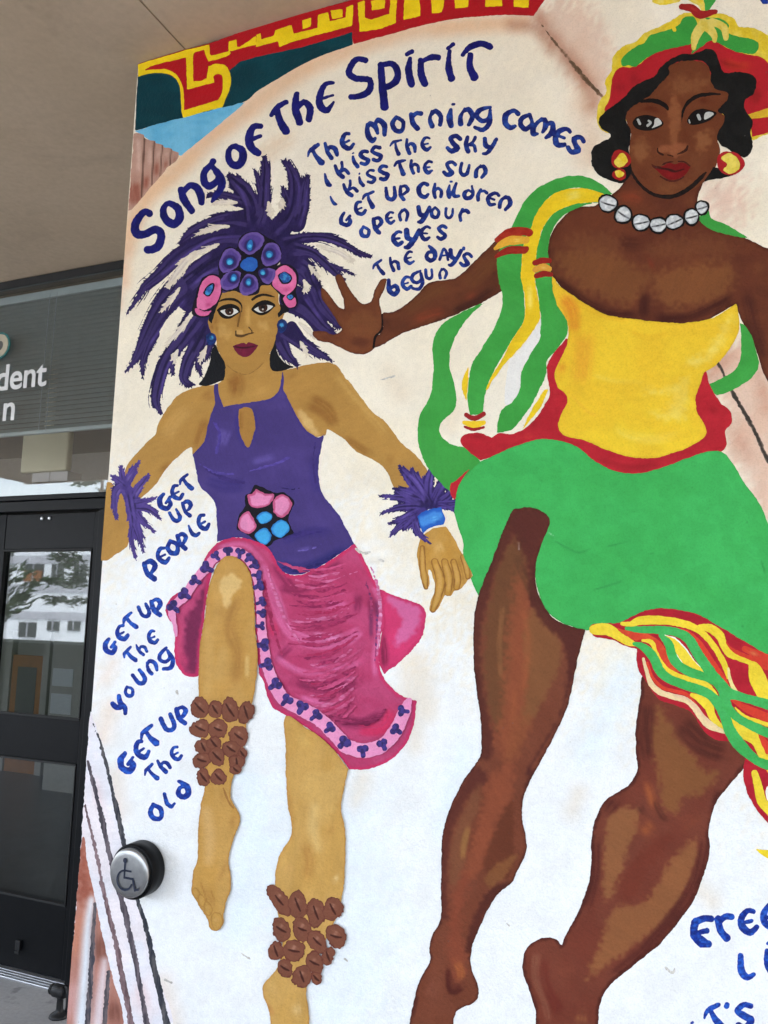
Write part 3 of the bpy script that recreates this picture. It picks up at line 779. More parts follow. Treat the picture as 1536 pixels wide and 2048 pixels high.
def _fe(name, SS, base, marks, var, k):
    al = [p for s in SS for p in s]; mr = 3 + max(p[2] for p in al)
    bb = (min(p[0] for p in al) - mr, min(p[1] for p in al) - mr, max(p[0] for p in al) + mr, max(p[1] for p in al) + mr)
    def fld(x, y):
        b = np.full(x.shape, -1e9); 
        for s in SS:
            sx = [p[0] for p in s]; sy = [p[1] for p in s]; m = max(p[2] for p in s) + 4
            w = np.nonzero((x > min(sx) - m) & (x < max(sx) + m) & (y > min(sy) - m) & (y < max(sy) + m))[0]
            if len(w): b[w] = np.maximum(b[w], f_stroke(x[w], y[w], s)[0])
        return b
    return sheet(name, fld, bb, base, marks, k.get('res', 1.2), var, CUR, .35, k.get('label'))
# ------------------------------------------------------------------ brushed uncial letters (unit box, y down)
GL = dict(
 T='-.40,-.20,.05 -.2,-.40,.09 .1,-.45,.10 .40,-.47,.085|0,-.40,.08 0,0,.105 .10,.44,.145',
 h='-.22,-.50,.085 -.27,0,.11 -.14,.46,.125|-.25,.05,.07 -.02,-.2,.09 .25,-.03,.12 .24,.38,.10',
 E='.30,-.42,.09 .05,-.48,.10 -.24,-.2,.125 -.26,.15,.135 0,.43,.125 .32,.28,.095|-.2,0,.07 .16,-.02,.07',
 I='-.12,-.48,.07 -.1,0,.13 .04,.34,.15 .2,.40,.08',
 K='-.30,-.38,.10 -.27,.1,.13 -.06,.45,.125|-.18,.08,.07 .08,-.15,.08 .2,-.48,.09|-.1,.05,.08 .22,.05,.10 .38,.34,.10',
 i='-.05,-.28,.065 -.05,.1,.125 .1,.46,.12|-.02,-.52,.05 .04,-.54,.055',
 S='.28,-.38,.10 0,-.48,.10 -.25,-.25,.11 0,0,.12 .26,.2,.125 0,.44,.12 -.28,.33,.10',
 M='-.30,-.42,.07 -.44,.1,.12 -.32,.44,.12 -.14,.36,.07|-.36,-.25,.08 -.15,-.42,.10 .05,-.15,.12 .05,.14,.07|.06,-.28,.08 .28,-.46,.10 .48,-.08,.13 .34,.32,.08',
 o='0,-.42,.10 .32,-.05,.11 .12,.40,.12 -.24,.28,.13 -.31,-.1,.12 0,-.42,.10',
 r='-.20,-.42,.11 -.22,.1,.13 -.05,.43,.13|-.2,-.22,.09 .1,-.42,.11 .35,-.35,.12',
 n='-.12,-.45,.065 -.3,0,.11 -.24,.40,.13|-.18,-.25,.08 .1,-.42,.12 .35,-.08,.13 .20,.40,.10',
 g='.16,-.52,.055 -.20,-.34,.08 -.30,-.06,.085 -.04,.12,.085 .2,-.06,.075 .18,-.38,.065|.2,-.38,.07 .30,.1,.09 .10,.46,.09 -.25,.43,.07',
 C='.30,-.36,.11 .05,-.46,.10 -.28,-.15,.13 -.23,.28,.13 .1,.45,.12 .32,.30,.085',
 U='-.30,-.42,.11 -.28,.2,.125 0,.42,.125 .26,.2,.125 .28,-.42,.10',
 P='-.20,-.42,.10 -.2,.1,.12 .02,.47,.125|-.2,-.40,.08 .15,-.44,.10 .28,-.15,.12 .02,.1,.09',
 l='-.15,-.48,.085 -.2,.1,.125 -.03,.40,.12 .25,.32,.08',
 d='0,-.48,.085 .26,-.05,.13 .2,.33,.13 -.1,.42,.12 -.3,.15,.12 -.1,-.13,.09 .2,-.05,.08',
 G='.12,-.46,.10 -.22,-.25,.13 -.33,.13,.14 -.05,.42,.14 .24,.25,.12 .25,0,.09|.02,.08,.075 .40,-.12,.08',
 Y='-.32,-.40,.11 -.22,-.02,.12 .02,.06,.10|.33,-.46,.10 .15,0,.11 -.08,.42,.11 -.28,.48,.065',
 y='-.42,-.06,.11 -.26,.13,.12 0,.2,.10|-.05,-.44,.10 .0,-.05,.12 .22,.2,.12 .22,.50,.10',
 A='-.32,.44,.10 -.12,-.2,.10 .03,-.42,.10 .28,0,.12 .34,.43,.10|-.2,.12,.07 .2,.1,.07',
 b='-.12,-.48,.10 -.25,.1,.13 -.05,.42,.13 .25,.23,.12 .15,-.05,.10 -.18,.02,.08',
 F='-.22,-.40,.10 -.3,0,.13 .0,.40,.15 .15,.43,.12|-.25,-.35,.10 .1,-.46,.10 .3,-.44,.10|-.2,0,.07 .15,-.05,.08')
GL["'"] = '0,-.1,.25 -.05,.1,.3'
def word(label, spec, base='1c2a80', hi='2f5cb4', k=1.0):
    """spec: tile letter,x,y,height,angle ... ; one mesh per painted word"""
    global CUR
    SS = []; t = TILE['Z']; r = random.Random(label)
    for tok in spec.split():
        if tok in TILE: t = TILE[tok]; continue
        ch = tok[0]; v = [float(q) for q in tok[2:].split(',')]
        a = math.radians(-v[3]); hgt = v[2]; ca, sa = math.cos(a), math.sin(a)
        for st in GL[ch].split('|'):
            q = []
            for p in st.split():
                gx, gy, gr = (float(z) for z in p.split(','))
                gx = gx * .88 + r.uniform(-.012, .012); gy = gy * .88 + r.uniform(-.012, .012)
                hgt = v[2] * k; X, Y_ = v[0] + (gx * ca - gy * sa) * hgt, v[1] + (gx * sa + gy * ca) * hgt
                q.append((t[0] + X * t[2], t[1] + Y_ * t[2], gr * 1.02 * hgt * t[2] * r.uniform(.93, 1.1), False))
            SS.append(catmull(q, False, 4))
    al = [p for s in SS for p in s]; mr = 6
    bb = (min(p[0] for p in al) - mr, min(p[1] for p in al) - mr, max(p[0] for p in al) + mr, max(p[1] for p in al) + mr)
    def fld(x, y):
        b = np.full(x.shape, -1e9)
        for s in SS:
            sx = [p[0] for p in s]; sy = [p[1] for p in s]; m = max(p[2] for p in s) + 4
            w = np.nonzero((x > min(sx) - m) & (x < max(sx) + m) & (y > min(sy) - m) & (y < max(sy) + m))[0]
            if len(w): b[w] = np.maximum(b[w], f_stroke(x[w], y[w], s)[0])
        return b
    mk = [('n', (13, 9), hi, .16, .85), ('n', (5, 4), '12185a', .2, .45)] if hi else [('n', (16, 9), '101460', .2, .6)]
    o = sheet('painted_word', fld, bb, base, mk, 1.15, .2, mural, .45, label)
    return o
# ------------------------------------------------------------------ ground coat
def ground_coat():
    nz_ = 380
    xs = np.concatenate([np.linspace(XL + 0.002, 0.9, 290), np.linspace(0.95, 3.4, 40)]); nx = len(xs); zs = np.linspace(0.0, ZC - 0.014, nz_)
    gx, gz = np.meshgrid(xs, zs); co = np.stack([gx.ravel(), np.full(gx.size, -LAYER), gz.ravel()], 1)
    v = ROT.T @ (co - CAM).T
    x = PCX + FOC * v[0] / -v[2]; y = PCY - FOC * v[1] / -v[2]
    idx = np.arange(nx * nz_).reshape(nz_, nx)
    a, b, c, d = idx[:-1, :-1].ravel(), idx[:-1, 1:].ravel(), idx[1:, 1:].ravel(), idx[1:, :-1].ravel()
    tris = np.concatenate([np.stack([a, b, c], 1), np.stack([a, c, d], 1)])
    M = [('n', (150, 110), 'f8f1e2', .3, .6), ('n', (90, 60), 'ebdfc8', .25, .4),
         # cool daylight tint put into the lower wall colour, plus blue washes
         ('p', 'Z 150,1150 600,1050 900,1250 1250,1400 1536,1560 1700,2200 100,2200', 'f2f5f8', 160, .9),
         ('p', 'Z 560,1560 520,1700 560,1900 640,2080 760,2000 800,1750 720,1560', 'e6f1fa', 70, .55),
         ('s', 'Z 480,1560,40 500,1700,45 470,1850,40|Z 930,1500,30 890,1650,30|Z 1180,1500,30 1250,1350,40', 'dfeefa', 60, .5, 1),
         ('s', 'K 640,60,50 600,200,40|L 400,150,40 360,260,30|L 1100,700,40 1200,800,50|Z 830,1330,30 850,1420,26|Z 560,1200,2|Z 1000,1690,14|E 800,720,40 860,820,40|H 900,900,50 930,1150,60 960,1400,40|E 1200,900,40 1150,1000,60', 'e6d2b6', 40, .5, 1),
         # warm rim that follows the painted arch
         ('s', 'A 760,1480,50 800,1330,55 880,1180,55 1100,980,55 1300,790,55 1480,660,55 B 200,470,55 500,320,55 900,190,50 1300,150,50 C 60,130,50', 'e6ad7d', 26, .62, 1),
         ('s', 'A 740,1500,40 A 745,1700,30|D 130,60,30 100,300,20', 'e8b892', 26, .7, 1),
         # pink field right of the crease
         ('p', 'C 150,60 420,20 560,200 620,480 500,640 400,480 260,280', 'ddb9a2', 30, .75),
         ('s', 'C 150,100,26 320,330,40 460,520,40 480,640,36|C 0,150,20 150,170,26 250,300,26', 'a3644a', 30, .72, 1),
         ('s', 'C 420,640,60 470,800,70 460,940,60', 'd9b294', 50, .5, 1),
         ('p', 'C 1150,1100 1300,1080 1400,1130 1350,1330 1220,1310 1160,1220', 'dcb3a0', 40, .7),
         # brick-pink field at lower right of the bodice
         ('p', 'F 1150,650 1280,560 1380,520 1480,640 1536,760 Z 1640,860 1640,1080 1536,1050 F 1400,1340 1280,1150 1320,1000 1250,880 1170,760', 'dcb29b', 24, .8),
         ('s', 'F 1180,720,30 1300,600,40|F 1300,1000,40 1420,1200,30|F 1480,700,40 1536,900,40', 'bb8068', 34, .5, 1),
         # grimy strokes in the white
         ('s', 'H 600,210,20 660,260,14|H 640,300,14 800,290,8|Z 705,1250,4 760,1262,3', 'cfc6b4', 14, .6),
         ('s', 'Z 512,330,14 540,300,20 600,270,14', 'e3c8a6', 18, .6),
         ('s', 'G 60,1180,50 20,1350,40|G 80,900,20 30,1000,30', 'f0cfb4', 40, .5, 1), ('s', 'z 790,350,50 800,600,60|z 1120,1750,50 1180,2040,60|z 620,20,30', 'ecd6c4', 40, .6, 1), ('s', 'z 1090,850,20 1200,980,30 1180,1150,20', 'd5d2cd', 30, .5, 1),
         ('n', (34, 26), 'e3dccd', .10, .15)]
    cols = paint_cols(x, y, 'f3e8d0', M, None, .05)
    o = raw_mesh('painted_ground', co, tris, cols, mural, None); OCC[:] = 1
    return o
ground_coat()
SOFT = 0.42
K('painted_crease', 'C 150,108,3 240,232,7 340,352,10 430,462,14 545,585,9', '7a5c46', [('e', 1.8, 'b08a76', 2.4, .9), ('n', (9, 9), '4a3a28', .2, .6)], var=.25, edge=1.6, bris=.6, part=True)
K('painted_crease', 'F 1235,640,8 1262,690,9 1285,745,10 1330,830,12 1400,950,14 1470,1080,14 1545,1240,14 Z 1600,1010,5', '3c3630', [('e', 1.4, '8a7468', 2.2, .8)], var=.25, edge=1.2, bris=.5, part=True)

# ------------------------------------------------------------------ steps and pillars at the lower left
P('painted_step', 'z 610,-20 640,-20 700,180 760,430 850,820 930,1170 1000,1400 1060,1700 1150,2090 460,2100 500,1500 540,1000', 'eceaf0', [('n', (40, 60), 'f4e6e6', .2, .6), ('s', 'z 930,1700,40 1000,2000,60|z 640,300,20 690,600,24', 'e6c6c4', 60, .6)], part=True, edge=1)
K('brushed_line', 'z 636,-10,7 700,180,14 760,430,16 850,820,19 930,1170,14 1000,1400,19 1060,1700,22 1150,2090,23', '33363f', [('n', (4, 26), '7b7470', .2, .6)], var=.3, edge=1.3, bris=1.2)
K('brushed_line', 'z 600,255,10 690,620,19 750,900,19 830,1200,22 900,1500,22 950,1750,20 1010,2090,22', '4a444c', [('n', (4, 30), '8d7f83', .2, .6)], var=.3, edge=1.3, bris=1.4)
K('brushed_line', 'z 580,560,12 650,850,16 720,1200,16 780,1450,19 830,1700,22 905,2090,23', '6a5356', [('n', (4, 30), 'a98f92', .2, .6)], var=.3, edge=1.5, bris=1.6)
P('painted_pillar', 'z 560,780 600,960 650,1200! 700,1450 760,1700 830,2090 440,2090 500,1500', 'b57a6a', [('n', (30, 60), 'c08c7c', .25, .6), ('p', 'z 560,780 600,960 640,1180 560,1210 520,1150 540,950', '95503e', 40, .85), ('s', 'z 560,1250,40 530,1450,50 500,1650,40', 'cf8a6a', 60, .7), ('s', 'z 500,1700,40 480,2090,50', 'd9a9a4', 60, .8), ('s', 'z 690,1400,40 690,1550,40 720,1680,30|z 770,1850,40 790,2080,50', '6f4338', 50, .85), ('s', 'z 625,1200,20 600,1400,30 585,1700,40 555,2090,44', 'e6ecf2', 36, .95, 1), ('s', 'z 715,1620,20 690,1850,34 665,2090,40', 'e6dade', 40, .9, 1), ('s', 'z 640,1250,16 625,1600,20 605,2000,20', '77686a', 30, .5)], part=True, edge=1)
K('brushed_line', 'z 648,1230,12 632,1500,17 615,1800,20 595,2090,22|z 742,1690,14 728,1850,19 712,2090,20', '46444c', [('n', (4, 26), '8b7a78', .2, .6)], var=.3, edge=1.3, bris=1.3)

# ------------------------------------------------------------------ painted border along the top
P('painted_border', 'A 828,378! 1110,298! 1250,262! B 0,160! 590,-5! 900,-80! C 260,-90! 195,0! 130,97! B 1500,90 1200,112 1000,152 800,207 582,266! 574,196! 300,280 0,345! A 1440,375! 1375,430! 1382,520 1332,642! 1095,704! 1082,600 1070,500 1020,458 950,445! 900,452 827,462!', 'b3161f', [('n', (40, 30), 'a81a22', .2, .5)], var=.06, edge=.5, part=True, n=4)
P('teal_panel', 'A 827,446! 900,440 950,437 1020,450 1074,500 1086,600 1097,700! 1332,636! 1375,520 1368,430! 1440,370! B 0,341! 300,276 576,192! 582,268! 350,352 200,432 0,552! A 1440,622 1100,706 808,786!', '06363f', [('n', (60, 40), '0a4650', .25, .6)], var=.06, edge=.4, n=4)
P('sky_patch', 'A 808,786! 1100,704 1470,612! 1400,680 1230,815 1092,932! 1060,925 940,870 860,815!', '5fb0d8', [('n', (40, 22), '7fc4e2', .25, .7)], var=.08)
P('yellow_band', 'A 829,388! 870,372! 1110,302! 1256,266! 1258,322! 1262,336! 1320,322! 1450,290! 1536,268! B 30,255 0,281! 0,215! A 1440,280! 1420,280! 1420,236! 1372,250! 1372,300! 1375,330 1245,372! 1232,330 1225,300! 1170,315! 1160,345 1160,490! 1230,475 1245,400! 1290,382! 1350,392 1380,440 1382,520 1333,642! 1100,706! 1088,660 1080,540 1060,480 1000,440 900,440 829,460!', 'f3d31c', [('n', (30, 20), 'e8c415', .2, .6)], var=.07, edge=.5, n=3)
P('red_key', 'A 862,424! 900,398! 1000,372! 1116,345! 1118,420! 1122,538! 1180,522! 1285,494! 1280,460! 1300,444 1330,452 1338,500 1330,560 1310,600! 1104,662! 1102,560 1085,490 1050,440 990,412! 900,420', 'b3161f', [('n', (40, 30), 'a81a22', .2, .5)], var=.06, edge=.5, n=3)
P('red_key', 'A 1160,345! 1175,318! 1224,306! 1236,340! 1250,372! 1252,400! 1240,470! 1160,490!', 'b3161f', var=.06, edge=.5, n=2)
P('yellow_key', 'B 0,205! 30,198! 32,236! 108,216! 116,180! 212,150! 224,205! 368,166! 372,90! 432,72! 440,130! 538,104! 540,42! 584,28! 576,155! 420,196! 220,250! 142,280! 132,246! 0,282!', 'f3d31c', [('n', (30, 20), 'e8c415', .2, .6)], var=.07, edge=.6, n=2)
for q in ('B 278,122! 332,106! 330,160! 280,174!', 'B 450,66! 520,54! 520,100! 456,114!', 'B 690,5! 775,-20! 772,48! 694,66!', 'B 610,18! 654,2! 650,108! 690,118! 800,84! 806,-20! 850,-30! 838,138! 730,176! 622,190!', 'B 893,-20! 982,-40! 984,95! 885,120!', 'B 1050,-30! 1140,-30! 1112,74! 1055,80!', 'B 1190,-30! 1278,-30! 1272,40! 1196,50!', 'B 1382,-30! 1478,-30! 1476,36! 1374,42!', 'C 10,-30! 104,-30! 100,46! 12,40!'):
    P('yellow_key', q, 'f3d31c', [('n', (30, 20), 'e8c415', .2, .6)], var=.07, edge=.7, n=2)
P('painted_columns', 'A 804,800! 862,806 868,830 925,845 935,862 972,870 985,885 1026,890 1035,905 1076,915! 1060,960 1000,1010 920,1105 850,1190 790,1258! 770,1262!', 'bb9483', [('s', 'A 800,1080,40 815,1240,30|A 880,1040,18 868,1150,16|A 940,960,14 935,1070,14|A 1000,950,10 985,1020,12|A 1050,930,10 1040,980,10', '8f4c3c', 16, .75), ('s', 'A 832,820,14 830,1040,12|A 900,870,10 895,1000,10|A 955,890,8 948,960,8|A 1002,900,8 998,950,8', 'd6b6a6', 12, .8), ('s', 'A 868,828,5 858,1000,5 850,1180,5|A 926,850,4 918,980,4 910,1110,4|A 975,872,3 966,980,3 962,1060,3|A 1027,892,3 1020,1000,3', '4a3027', 4, .9, 1)], var=.14, part=True, edge=.8)

# ------------------------------------------------------------------ verse
for w_, s_ in (('the word "The" at the start of the first verse line', 'a T:165,625,215,30 h:320,565,190,18 E:480,480,190,20'),
    ('the word "morning" in the first verse line', 'a M:775,362,235,18 o:1005,300,205,15 r:1190,265,205,15 n:1385,240,200,10 b i:112,210,250,-12 n:265,225,210,-6 g:445,240,280,-14'),
    ('the word "comes" in the first verse line', 'b C:725,245,225,-15 o:885,275,205,-22 M:1055,345,235,-28 E:1240,430,225,-25 S:1390,510,215,-30'),
    ('the word "I" at the start of the second verse line', 'a I:280,870,155,8'), ('the word "kiss" in the second verse line', 'a K:425,770,180,20 i:558,670,165,12 S:660,645,165,12 S:785,605,175,12'),
    ('the word "the" in the second verse line', 'a T:985,540,165,8 h:1135,525,170,5 E:1290,503,155,5'), ('the word "sky" in the second verse line', 'b S:140,500,200,-15 K:315,505,185,-12 Y:505,525,200,-8'),
    ('the word "I" at the start of the third verse line', 'a I:340,1085,120,20'), ('the word "kiss" in the third verse line', 'a K:510,958,175,22 i:622,872,145,12 S:725,835,155,12 S:855,798,170,12'),
    ('the word "the" in the third verse line', 'a T:1030,745,165,10 h:1175,735,155,5 E:1310,740,145,0'), ('the word "sun" in the third verse line', 'b S:95,755,175,-20 U:250,765,155,-12 n:415,785,165,-15'),
    ('the word "get" in the fourth verse line', 'a G:465,1275,165,25 E:610,1165,160,25 T:710,1080,175,15'), ('the word "up" in the fourth verse line', 'a U:930,1010,165,5 P:1060,1000,170,0'),
    ('the word "children" in the fourth verse line', 'a C:1260,975,175,3 h:1410,985,165,-3 b i:95,970,180,-12 l:170,980,165,-15 d:300,1000,165,-22 r:420,1025,145,-25 E:535,1065,165,-25 n:665,1105,170,-22'),
    ('the word "open" in the fifth verse line', 'a o:665,1400,145,15 P:795,1335,185,10 E:920,1260,140,8 n:1060,1230,145,0'), ('the word "your" in the fifth verse line', 'a Y:1265,1225,195,-5 o:1385,1205,140,0 b U:95,1210,130,-5 r:235,1230,145,-20'),
    ('the word "eyes" in the sixth verse line', 'c E:485,190,165,5 Y:630,190,225,-8 E:770,138,160,-5 S:940,130,165,-5'),
    ('the word "the" in the seventh verse line', 'c T:300,500,165,27 h:455,450,155,10 E:605,390,150,10'), ('the word "day\'s" in the seventh verse line', "c d:825,345,180,10 A:960,350,145,0 Y:1070,385,195,-10 ':1165,290,60,0 S:1185,410,165,-22"),
    ('the word "begun" on the last verse line', 'c b:440,690,195,15 E:575,650,150,12 g:690,620,215,0 U:810,555,125,5 n:950,550,125,0')):
    word(w_, s_.replace(':', ','), '18256f', '2a4fa3')
B1, B2 = '1c3a9c', '2c66cf'
for w_, s_ in (('the word "get" beside the purple top', 'i G:665,530,195,25 E:785,440,170,28 T:885,345,170,35'), ('the word "up" beside the purple top', 'i U:775,675,150,28 P:895,600,185,18'),
    ('the word "people" slanting up to the pink skirt', 'i P:520,1230,235,20 E:640,1085,185,25 o:745,995,185,20 P:845,935,190,18 l:960,825,165,30 E:1055,745,175,28')):
    word(w_, s_.replace(':', ','), '1b3590', '2a5cba')
for w_, s_ in (('the word "get" above "the young"', 'g G:205,680,195,25 E:325,545,185,25 T:415,435,195,38'), ('the word "up" above "the young"', 'g U:560,315,175,25 P:685,280,220,20'),
    ('the word "the" above "young"', 'g T:415,780,185,40 h:530,705,155,32 E:640,590,165,20'), ('the word "young" slanting beside the pink skirt', 'g y:310,1270,235,5 o:400,1140,150,25 U:510,1000,185,35 n:630,890,175,32 g:780,810,255,15'),
    ('the word "get" above "the old"', 'z G:865,265,165,25 E:965,180,150,32 T:1025,90,160,35'), ('the word "up" above "the old"', 'G U:412,1268,130,25 P:492,1220,130,18'),
    ('the word "the" above "old"', 'z T:1035,340,128,38 h:1120,280,120,32 E:1200,205,115,25'), ('the word "old" above the steel button', 'z o:1065,600,150,20 l:1155,520,130,20 d:1245,445,155,25'),
    ('the cut off word "free" at the lower right edge', 'L F:1145,985,215,5 r:1280,955,180,15 E:1415,925,175,10 E:1550,895,175,8'), ('the cut off word "live" below "free"', 'L l:1405,1195,190,8 i:1545,1150,230,5'),
    ('the cut off word "it\'s" at the bottom right', "L i:1100,1590,150,20 T:1215,1500,165,25 ':1290,1425,60,0 S:1395,1490,180,5"), ('the tip of a navy letter at the top right edge', 'C i:1490,-60,180,10')):
    word(w_, s_.replace(':', ','), B1, B2, .93)
# ------------------------------------------------------------------ dancer in purple
SK, SKD, SKL = 'b08442', '845523', 'd0a65c'  # skin carries the dimmer light high on the wall; legs are lighter
P('painted_dancer', 'D 150,1285 205,1200 270,1130 330,1070 350,1005 420,890 490,822 600,782 700,768 742,720 745,600 1030,590 1042,685! 1120,682 1270,648 1350,638 1420,660 1475,735 E 560,755 640,860 700,935 780,1000 870,1120 960,1195 1035,1290! 1000,1410 885,1402! 830,1390 790,1300 720,1232 600,1172 520,1092 450,1046 425,1040! D 1350,1075! 1300,1087 1240,1130 900,1250 600,1230! 555,1185! 543,1148 430,1238 380,1300 335,1370 260,1440 200,1480 140,1440', SK,
  [('n', (60, 50), 'b78b46', .25, .5), ('s', 'E 480,680,40 590,830,40 700,960,30 800,1080,30', SKL, 30, .5), ('s', 'E 300,860,50 420,930,50 480,1040,20|E 820,1180,14 790,1260,16|E 700,1200,20 520,1080,20', SKD, 24, .6),
   ('s', 'E 270,960,24 330,1040,26', 'dcb878', 20, .8), ('p', 'D 1180,930 1240,950 1310,1060 1290,1085 1240,1030', 'd6b070', 12, .8), ('s', 'D 780,700,40 820,760,50 800,860,30', SKD, 24, .7), ('s', 'D 760,800,20 775,850,22 790,890,12|D 900,830,24 960,815,28 1030,790,20|D 950,740,16 965,690,18 985,640,10', 'c79a55', 40, .6),
   ('s', 'D 560,900,30 460,980,40 380,1120,40', 'c79c58', 30, .6), ('s', 'D 640,960,20 600,1080,30 570,1170,14|D 430,1230,20 360,1320,30', SKD, 24, .55), ('s', 'D 700,830,14 660,830,30 600,860,10|D 1110,740,12 1190,700,14', '8a5c2b', 18, .6)], part=True, label='painted dancing woman with purple feather headdress, purple top and pink skirt')
PD1 = CUR
P('hand', 'i -20,300! 60,330 110,330 180,400 260,480 300,560 310,700 305,850 290,960 230,1030 150,1075 90,1122 20,1132! -30,1130!', SK, [('s', 'i 190,720,50 200,820,40', SKD, 30, .4), ('n', (40, 40), 'b78b46', .25, .5)])
FE('wrist_feathers', 'i 300,480,60 250,380,62 170,420,48 150,560,30 168,705,8|i 260,380,50 180,310,30 108,262,5|i 235,330,36 222,240,22 216,162,4|i 270,360,46 330,225,34 408,108,3|i 320,500,50 400,370,40 500,258,12|i 310,540,52 430,530,38 565,497,5|i 350,580,50 500,605,30 622,708,3|i 330,600,56 410,710,36 555,835,3|i 335,680,52 385,830,36 442,1035,3|i 335,780,40 320,930,16 362,1120,2|i 380,800,30 465,912,4|i 290,420,60 312,560,56 335,680,50 345,820,36', '523f87', [('n', (10, 16), '3f3170', .2, .6), ('s', 'i 270,330,14 330,230,8|i 350,480,12 440,350,8|i 160,480,8 220,380,10', '7d68ae', 6, .7)], barb=6, gap=1.6, label='purple feather cuff on the wrist by the door')

# feathers of the headdress
FE('feather_headdress', 'e 1300,820,100 1080,800,74 850,860,58 650,970,42 560,1062,16|e 1270,980,110 1000,985,76 750,1070,82 520,1210,76 350,1375,60 200,1500,36 D 258,205,17 200,290,8 160,348,1.5|e 1200,1120,110 950,1200,100 750,1330,96 560,1480,84 D 480,180,84 360,330,64 270,500,42 210,620,18 153,697,1.5|D 320,470,40 262,610,17 256,728,1.5|D 620,300,80 500,480,58 400,620,40 350,760,38 335,870,27 368,948,5|D 470,520,30 435,630,16 436,716,2|D 640,410,60 575,540,48 520,650,37 503,740,28 550,778,7|D 610,540,34 590,640,20 602,712,3|D 665,470,34 640,560,26 610,645,6|e 1330,840,110 1290,650,84 1220,520,88 1130,430,62 1060,365,22|e 1220,640,70 1010,575,44 850,565,16|e 1400,880,80 1425,650,66 1432,450,56 1440,300,44 1428,168,12|e 1400,560,40 1370,420,26 1320,300,5|f 60,900,110 120,760,80 110,650,60|f 240,960,130 380,820,116 455,640,92 460,460,72 430,330,50 355,215,16|f 470,840,110 540,650,74 560,480,52 592,362,16|f 400,680,60 360,540,26 334,478,5|f 350,1080,120 480,1020,62 600,998,46 750,1000,44 900,1040,40 1040,1112,34 1150,1170,22 1245,1190,3|f 430,1120,90 620,1150,52 760,1255,44 860,1350,38 960,1440,14|f 800,1260,16 930,1320,10 1065,1382,2|f 420,1250,120 560,1300,90 610,1400,70 640,1500,50|D 1180,60,90 1280,180,50 1325,290,40 1400,380,32 1444,432,4|D 1160,260,90 1250,330,62 1330,420,44 1405,470,12|D 1080,430,50 1180,500,44 1270,560,30 1340,600,15 1392,632,3|D 1080,500,46 1125,590,30 1182,655,10|D 1150,430,40 1230,520,22|D 560,240,110 700,160,110 900,200,60|d 700,300,330 560,700,240', '2d2153',
   [('n', (14, 14), '241a44', .2, .7), ('s', 'e 1250,1000,20 900,1010,16 600,1200,14 350,1400,10|e 1200,1250,20 900,1330,18 700,1480,14|D 520,260,12 380,420,10 290,540,6|f 500,900,14 560,680,12 580,480,8|f 480,700,10 500,480,8 440,330,5|f 700,1010,10 900,1060,8 1100,1150,6|D 1230,240,14 1320,380,10|D 480,560,10 400,680,8 360,850,6|e 1240,700,16 1200,540,16 1120,440,10|e 1440,700,10 1450,420,8', '5d4a94', 7, .7),
    ('s', 'f 400,900,40 300,1000,40|f 440,700,22 470,480,16|e 800,1000,40 600,1130,30 400,1300,20|e 1300,700,20 1330,900,30|f 560,1300,24 620,1460,20|f 950,1090,12 1150,1180,10|D 1300,200,8 1310,300,8', '241b48', 12, .75)], barb=7.0, gap=1.2, res=1.25, lite='46386f', dark='1a1335', label='dark purple feather headdress')

for _g in ('e 1060,885,14 900,905,18 730,965,8|e 960,1068,10 860,1110,16 700,1190,22 560,1280,16|e 720,1150,20 600,1290,40 440,1500,22|e 1140,640,16 1000,640,20 900,650,10|D 560,330,6 500,420,12 430,500,8 400,540,3|D 480,190,4 430,260,9 370,330,4|D 1225,150,10 1240,190,14 1220,200,4|D 1195,400,5 1240,440,10 1290,490,6|D 1200,510,3 1220,545,8 1240,590,5|D 1400,430,3|D 640,540,3 620,590,8 600,630,4|D 470,560,3 450,600,8 445,640,4|f 190,640,16 210,720,26 205,780,10|f 330,600,10 325,660,20 310,700,8|f 680,1080,8 800,1110,22 930,1150,26 1050,1240,14|f 600,1280,6 640,1330,12 700,1400,14').split('|'):
    FE('feather_gap', _g, 'e2d6c0', [('n', (8, 8), 'cdbfae', .2, .4)], barb=8, gap=1.6, var=.06, res=1.25, lite='efe6d6', dark='b9a9a8')
P('hair', 'D 690,530 668,580 655,660 615,740 588,772! 650,778 742,742! 752,650 720,590', '15161a', var=.3)
P('hair', 'D 1050,470! 1030,560 1018,620 1030,682 1085,692 1172,664! 1110,640 1070,590 1058,540', '15161a', var=.3)
P('face', 'd 440,850 380,930 345,1000 318,1060 288,1140 300,1215 335,1285 365,1310 380,1400 D 690,520 720,590 752,645 800,690 870,714 930,690 990,630 1038,545 1060,470 1075,420 1098,370 1106,335 1085,320 1070,270 1062,192 960,150 830,195 730,225', SK,
  [('n', (40, 40), 'b28743', .25, .5), ('s', 'd 640,950,60 600,1100,40 590,1230,40|d 380,1000,30 370,1150,20 420,1350,20|d 990,1000,40 980,1150,30|d 900,1440,50 960,1300,30', SKD, 40, .6), ('p', 'd 380,1180 460,1170 520,1250 470,1310 400,1280', 'c79d58', 22, .75), ('p', 'd 800,1160 890,1150 910,1210 830,1230', 'c89e5a', 16, .75), ('s', 'd 690,950,20 690,1100,24 700,1210,26', 'd0a45c', 12, .8), ('p', 'd 580,1225 640,1235 640,1275 580,1270', 'd3a865', 4, .7), ('s', 'd 330,1150,20 330,1240,14|d 1060,1060,10 1050,1100,10', '7c4a26', 10, .7), ('s', 'd 800,850,30 920,860,20 1000,960,20', '9c6c32', 16, .6), ('s', 'd 560,1520,80 760,1500,70', 'a97c3d', 40, .5),
   ('s', 'D 752,648,3 800,692,4 870,716,4 930,694,4 985,640,3', '5b3d1c', 3, .8)], label='tan painted face')
P('hair', 'd 300,1090! 330,1000 380,930 400,930 370,1010 345,1090 325,1165! 295,1130', '15161a', var=.3)
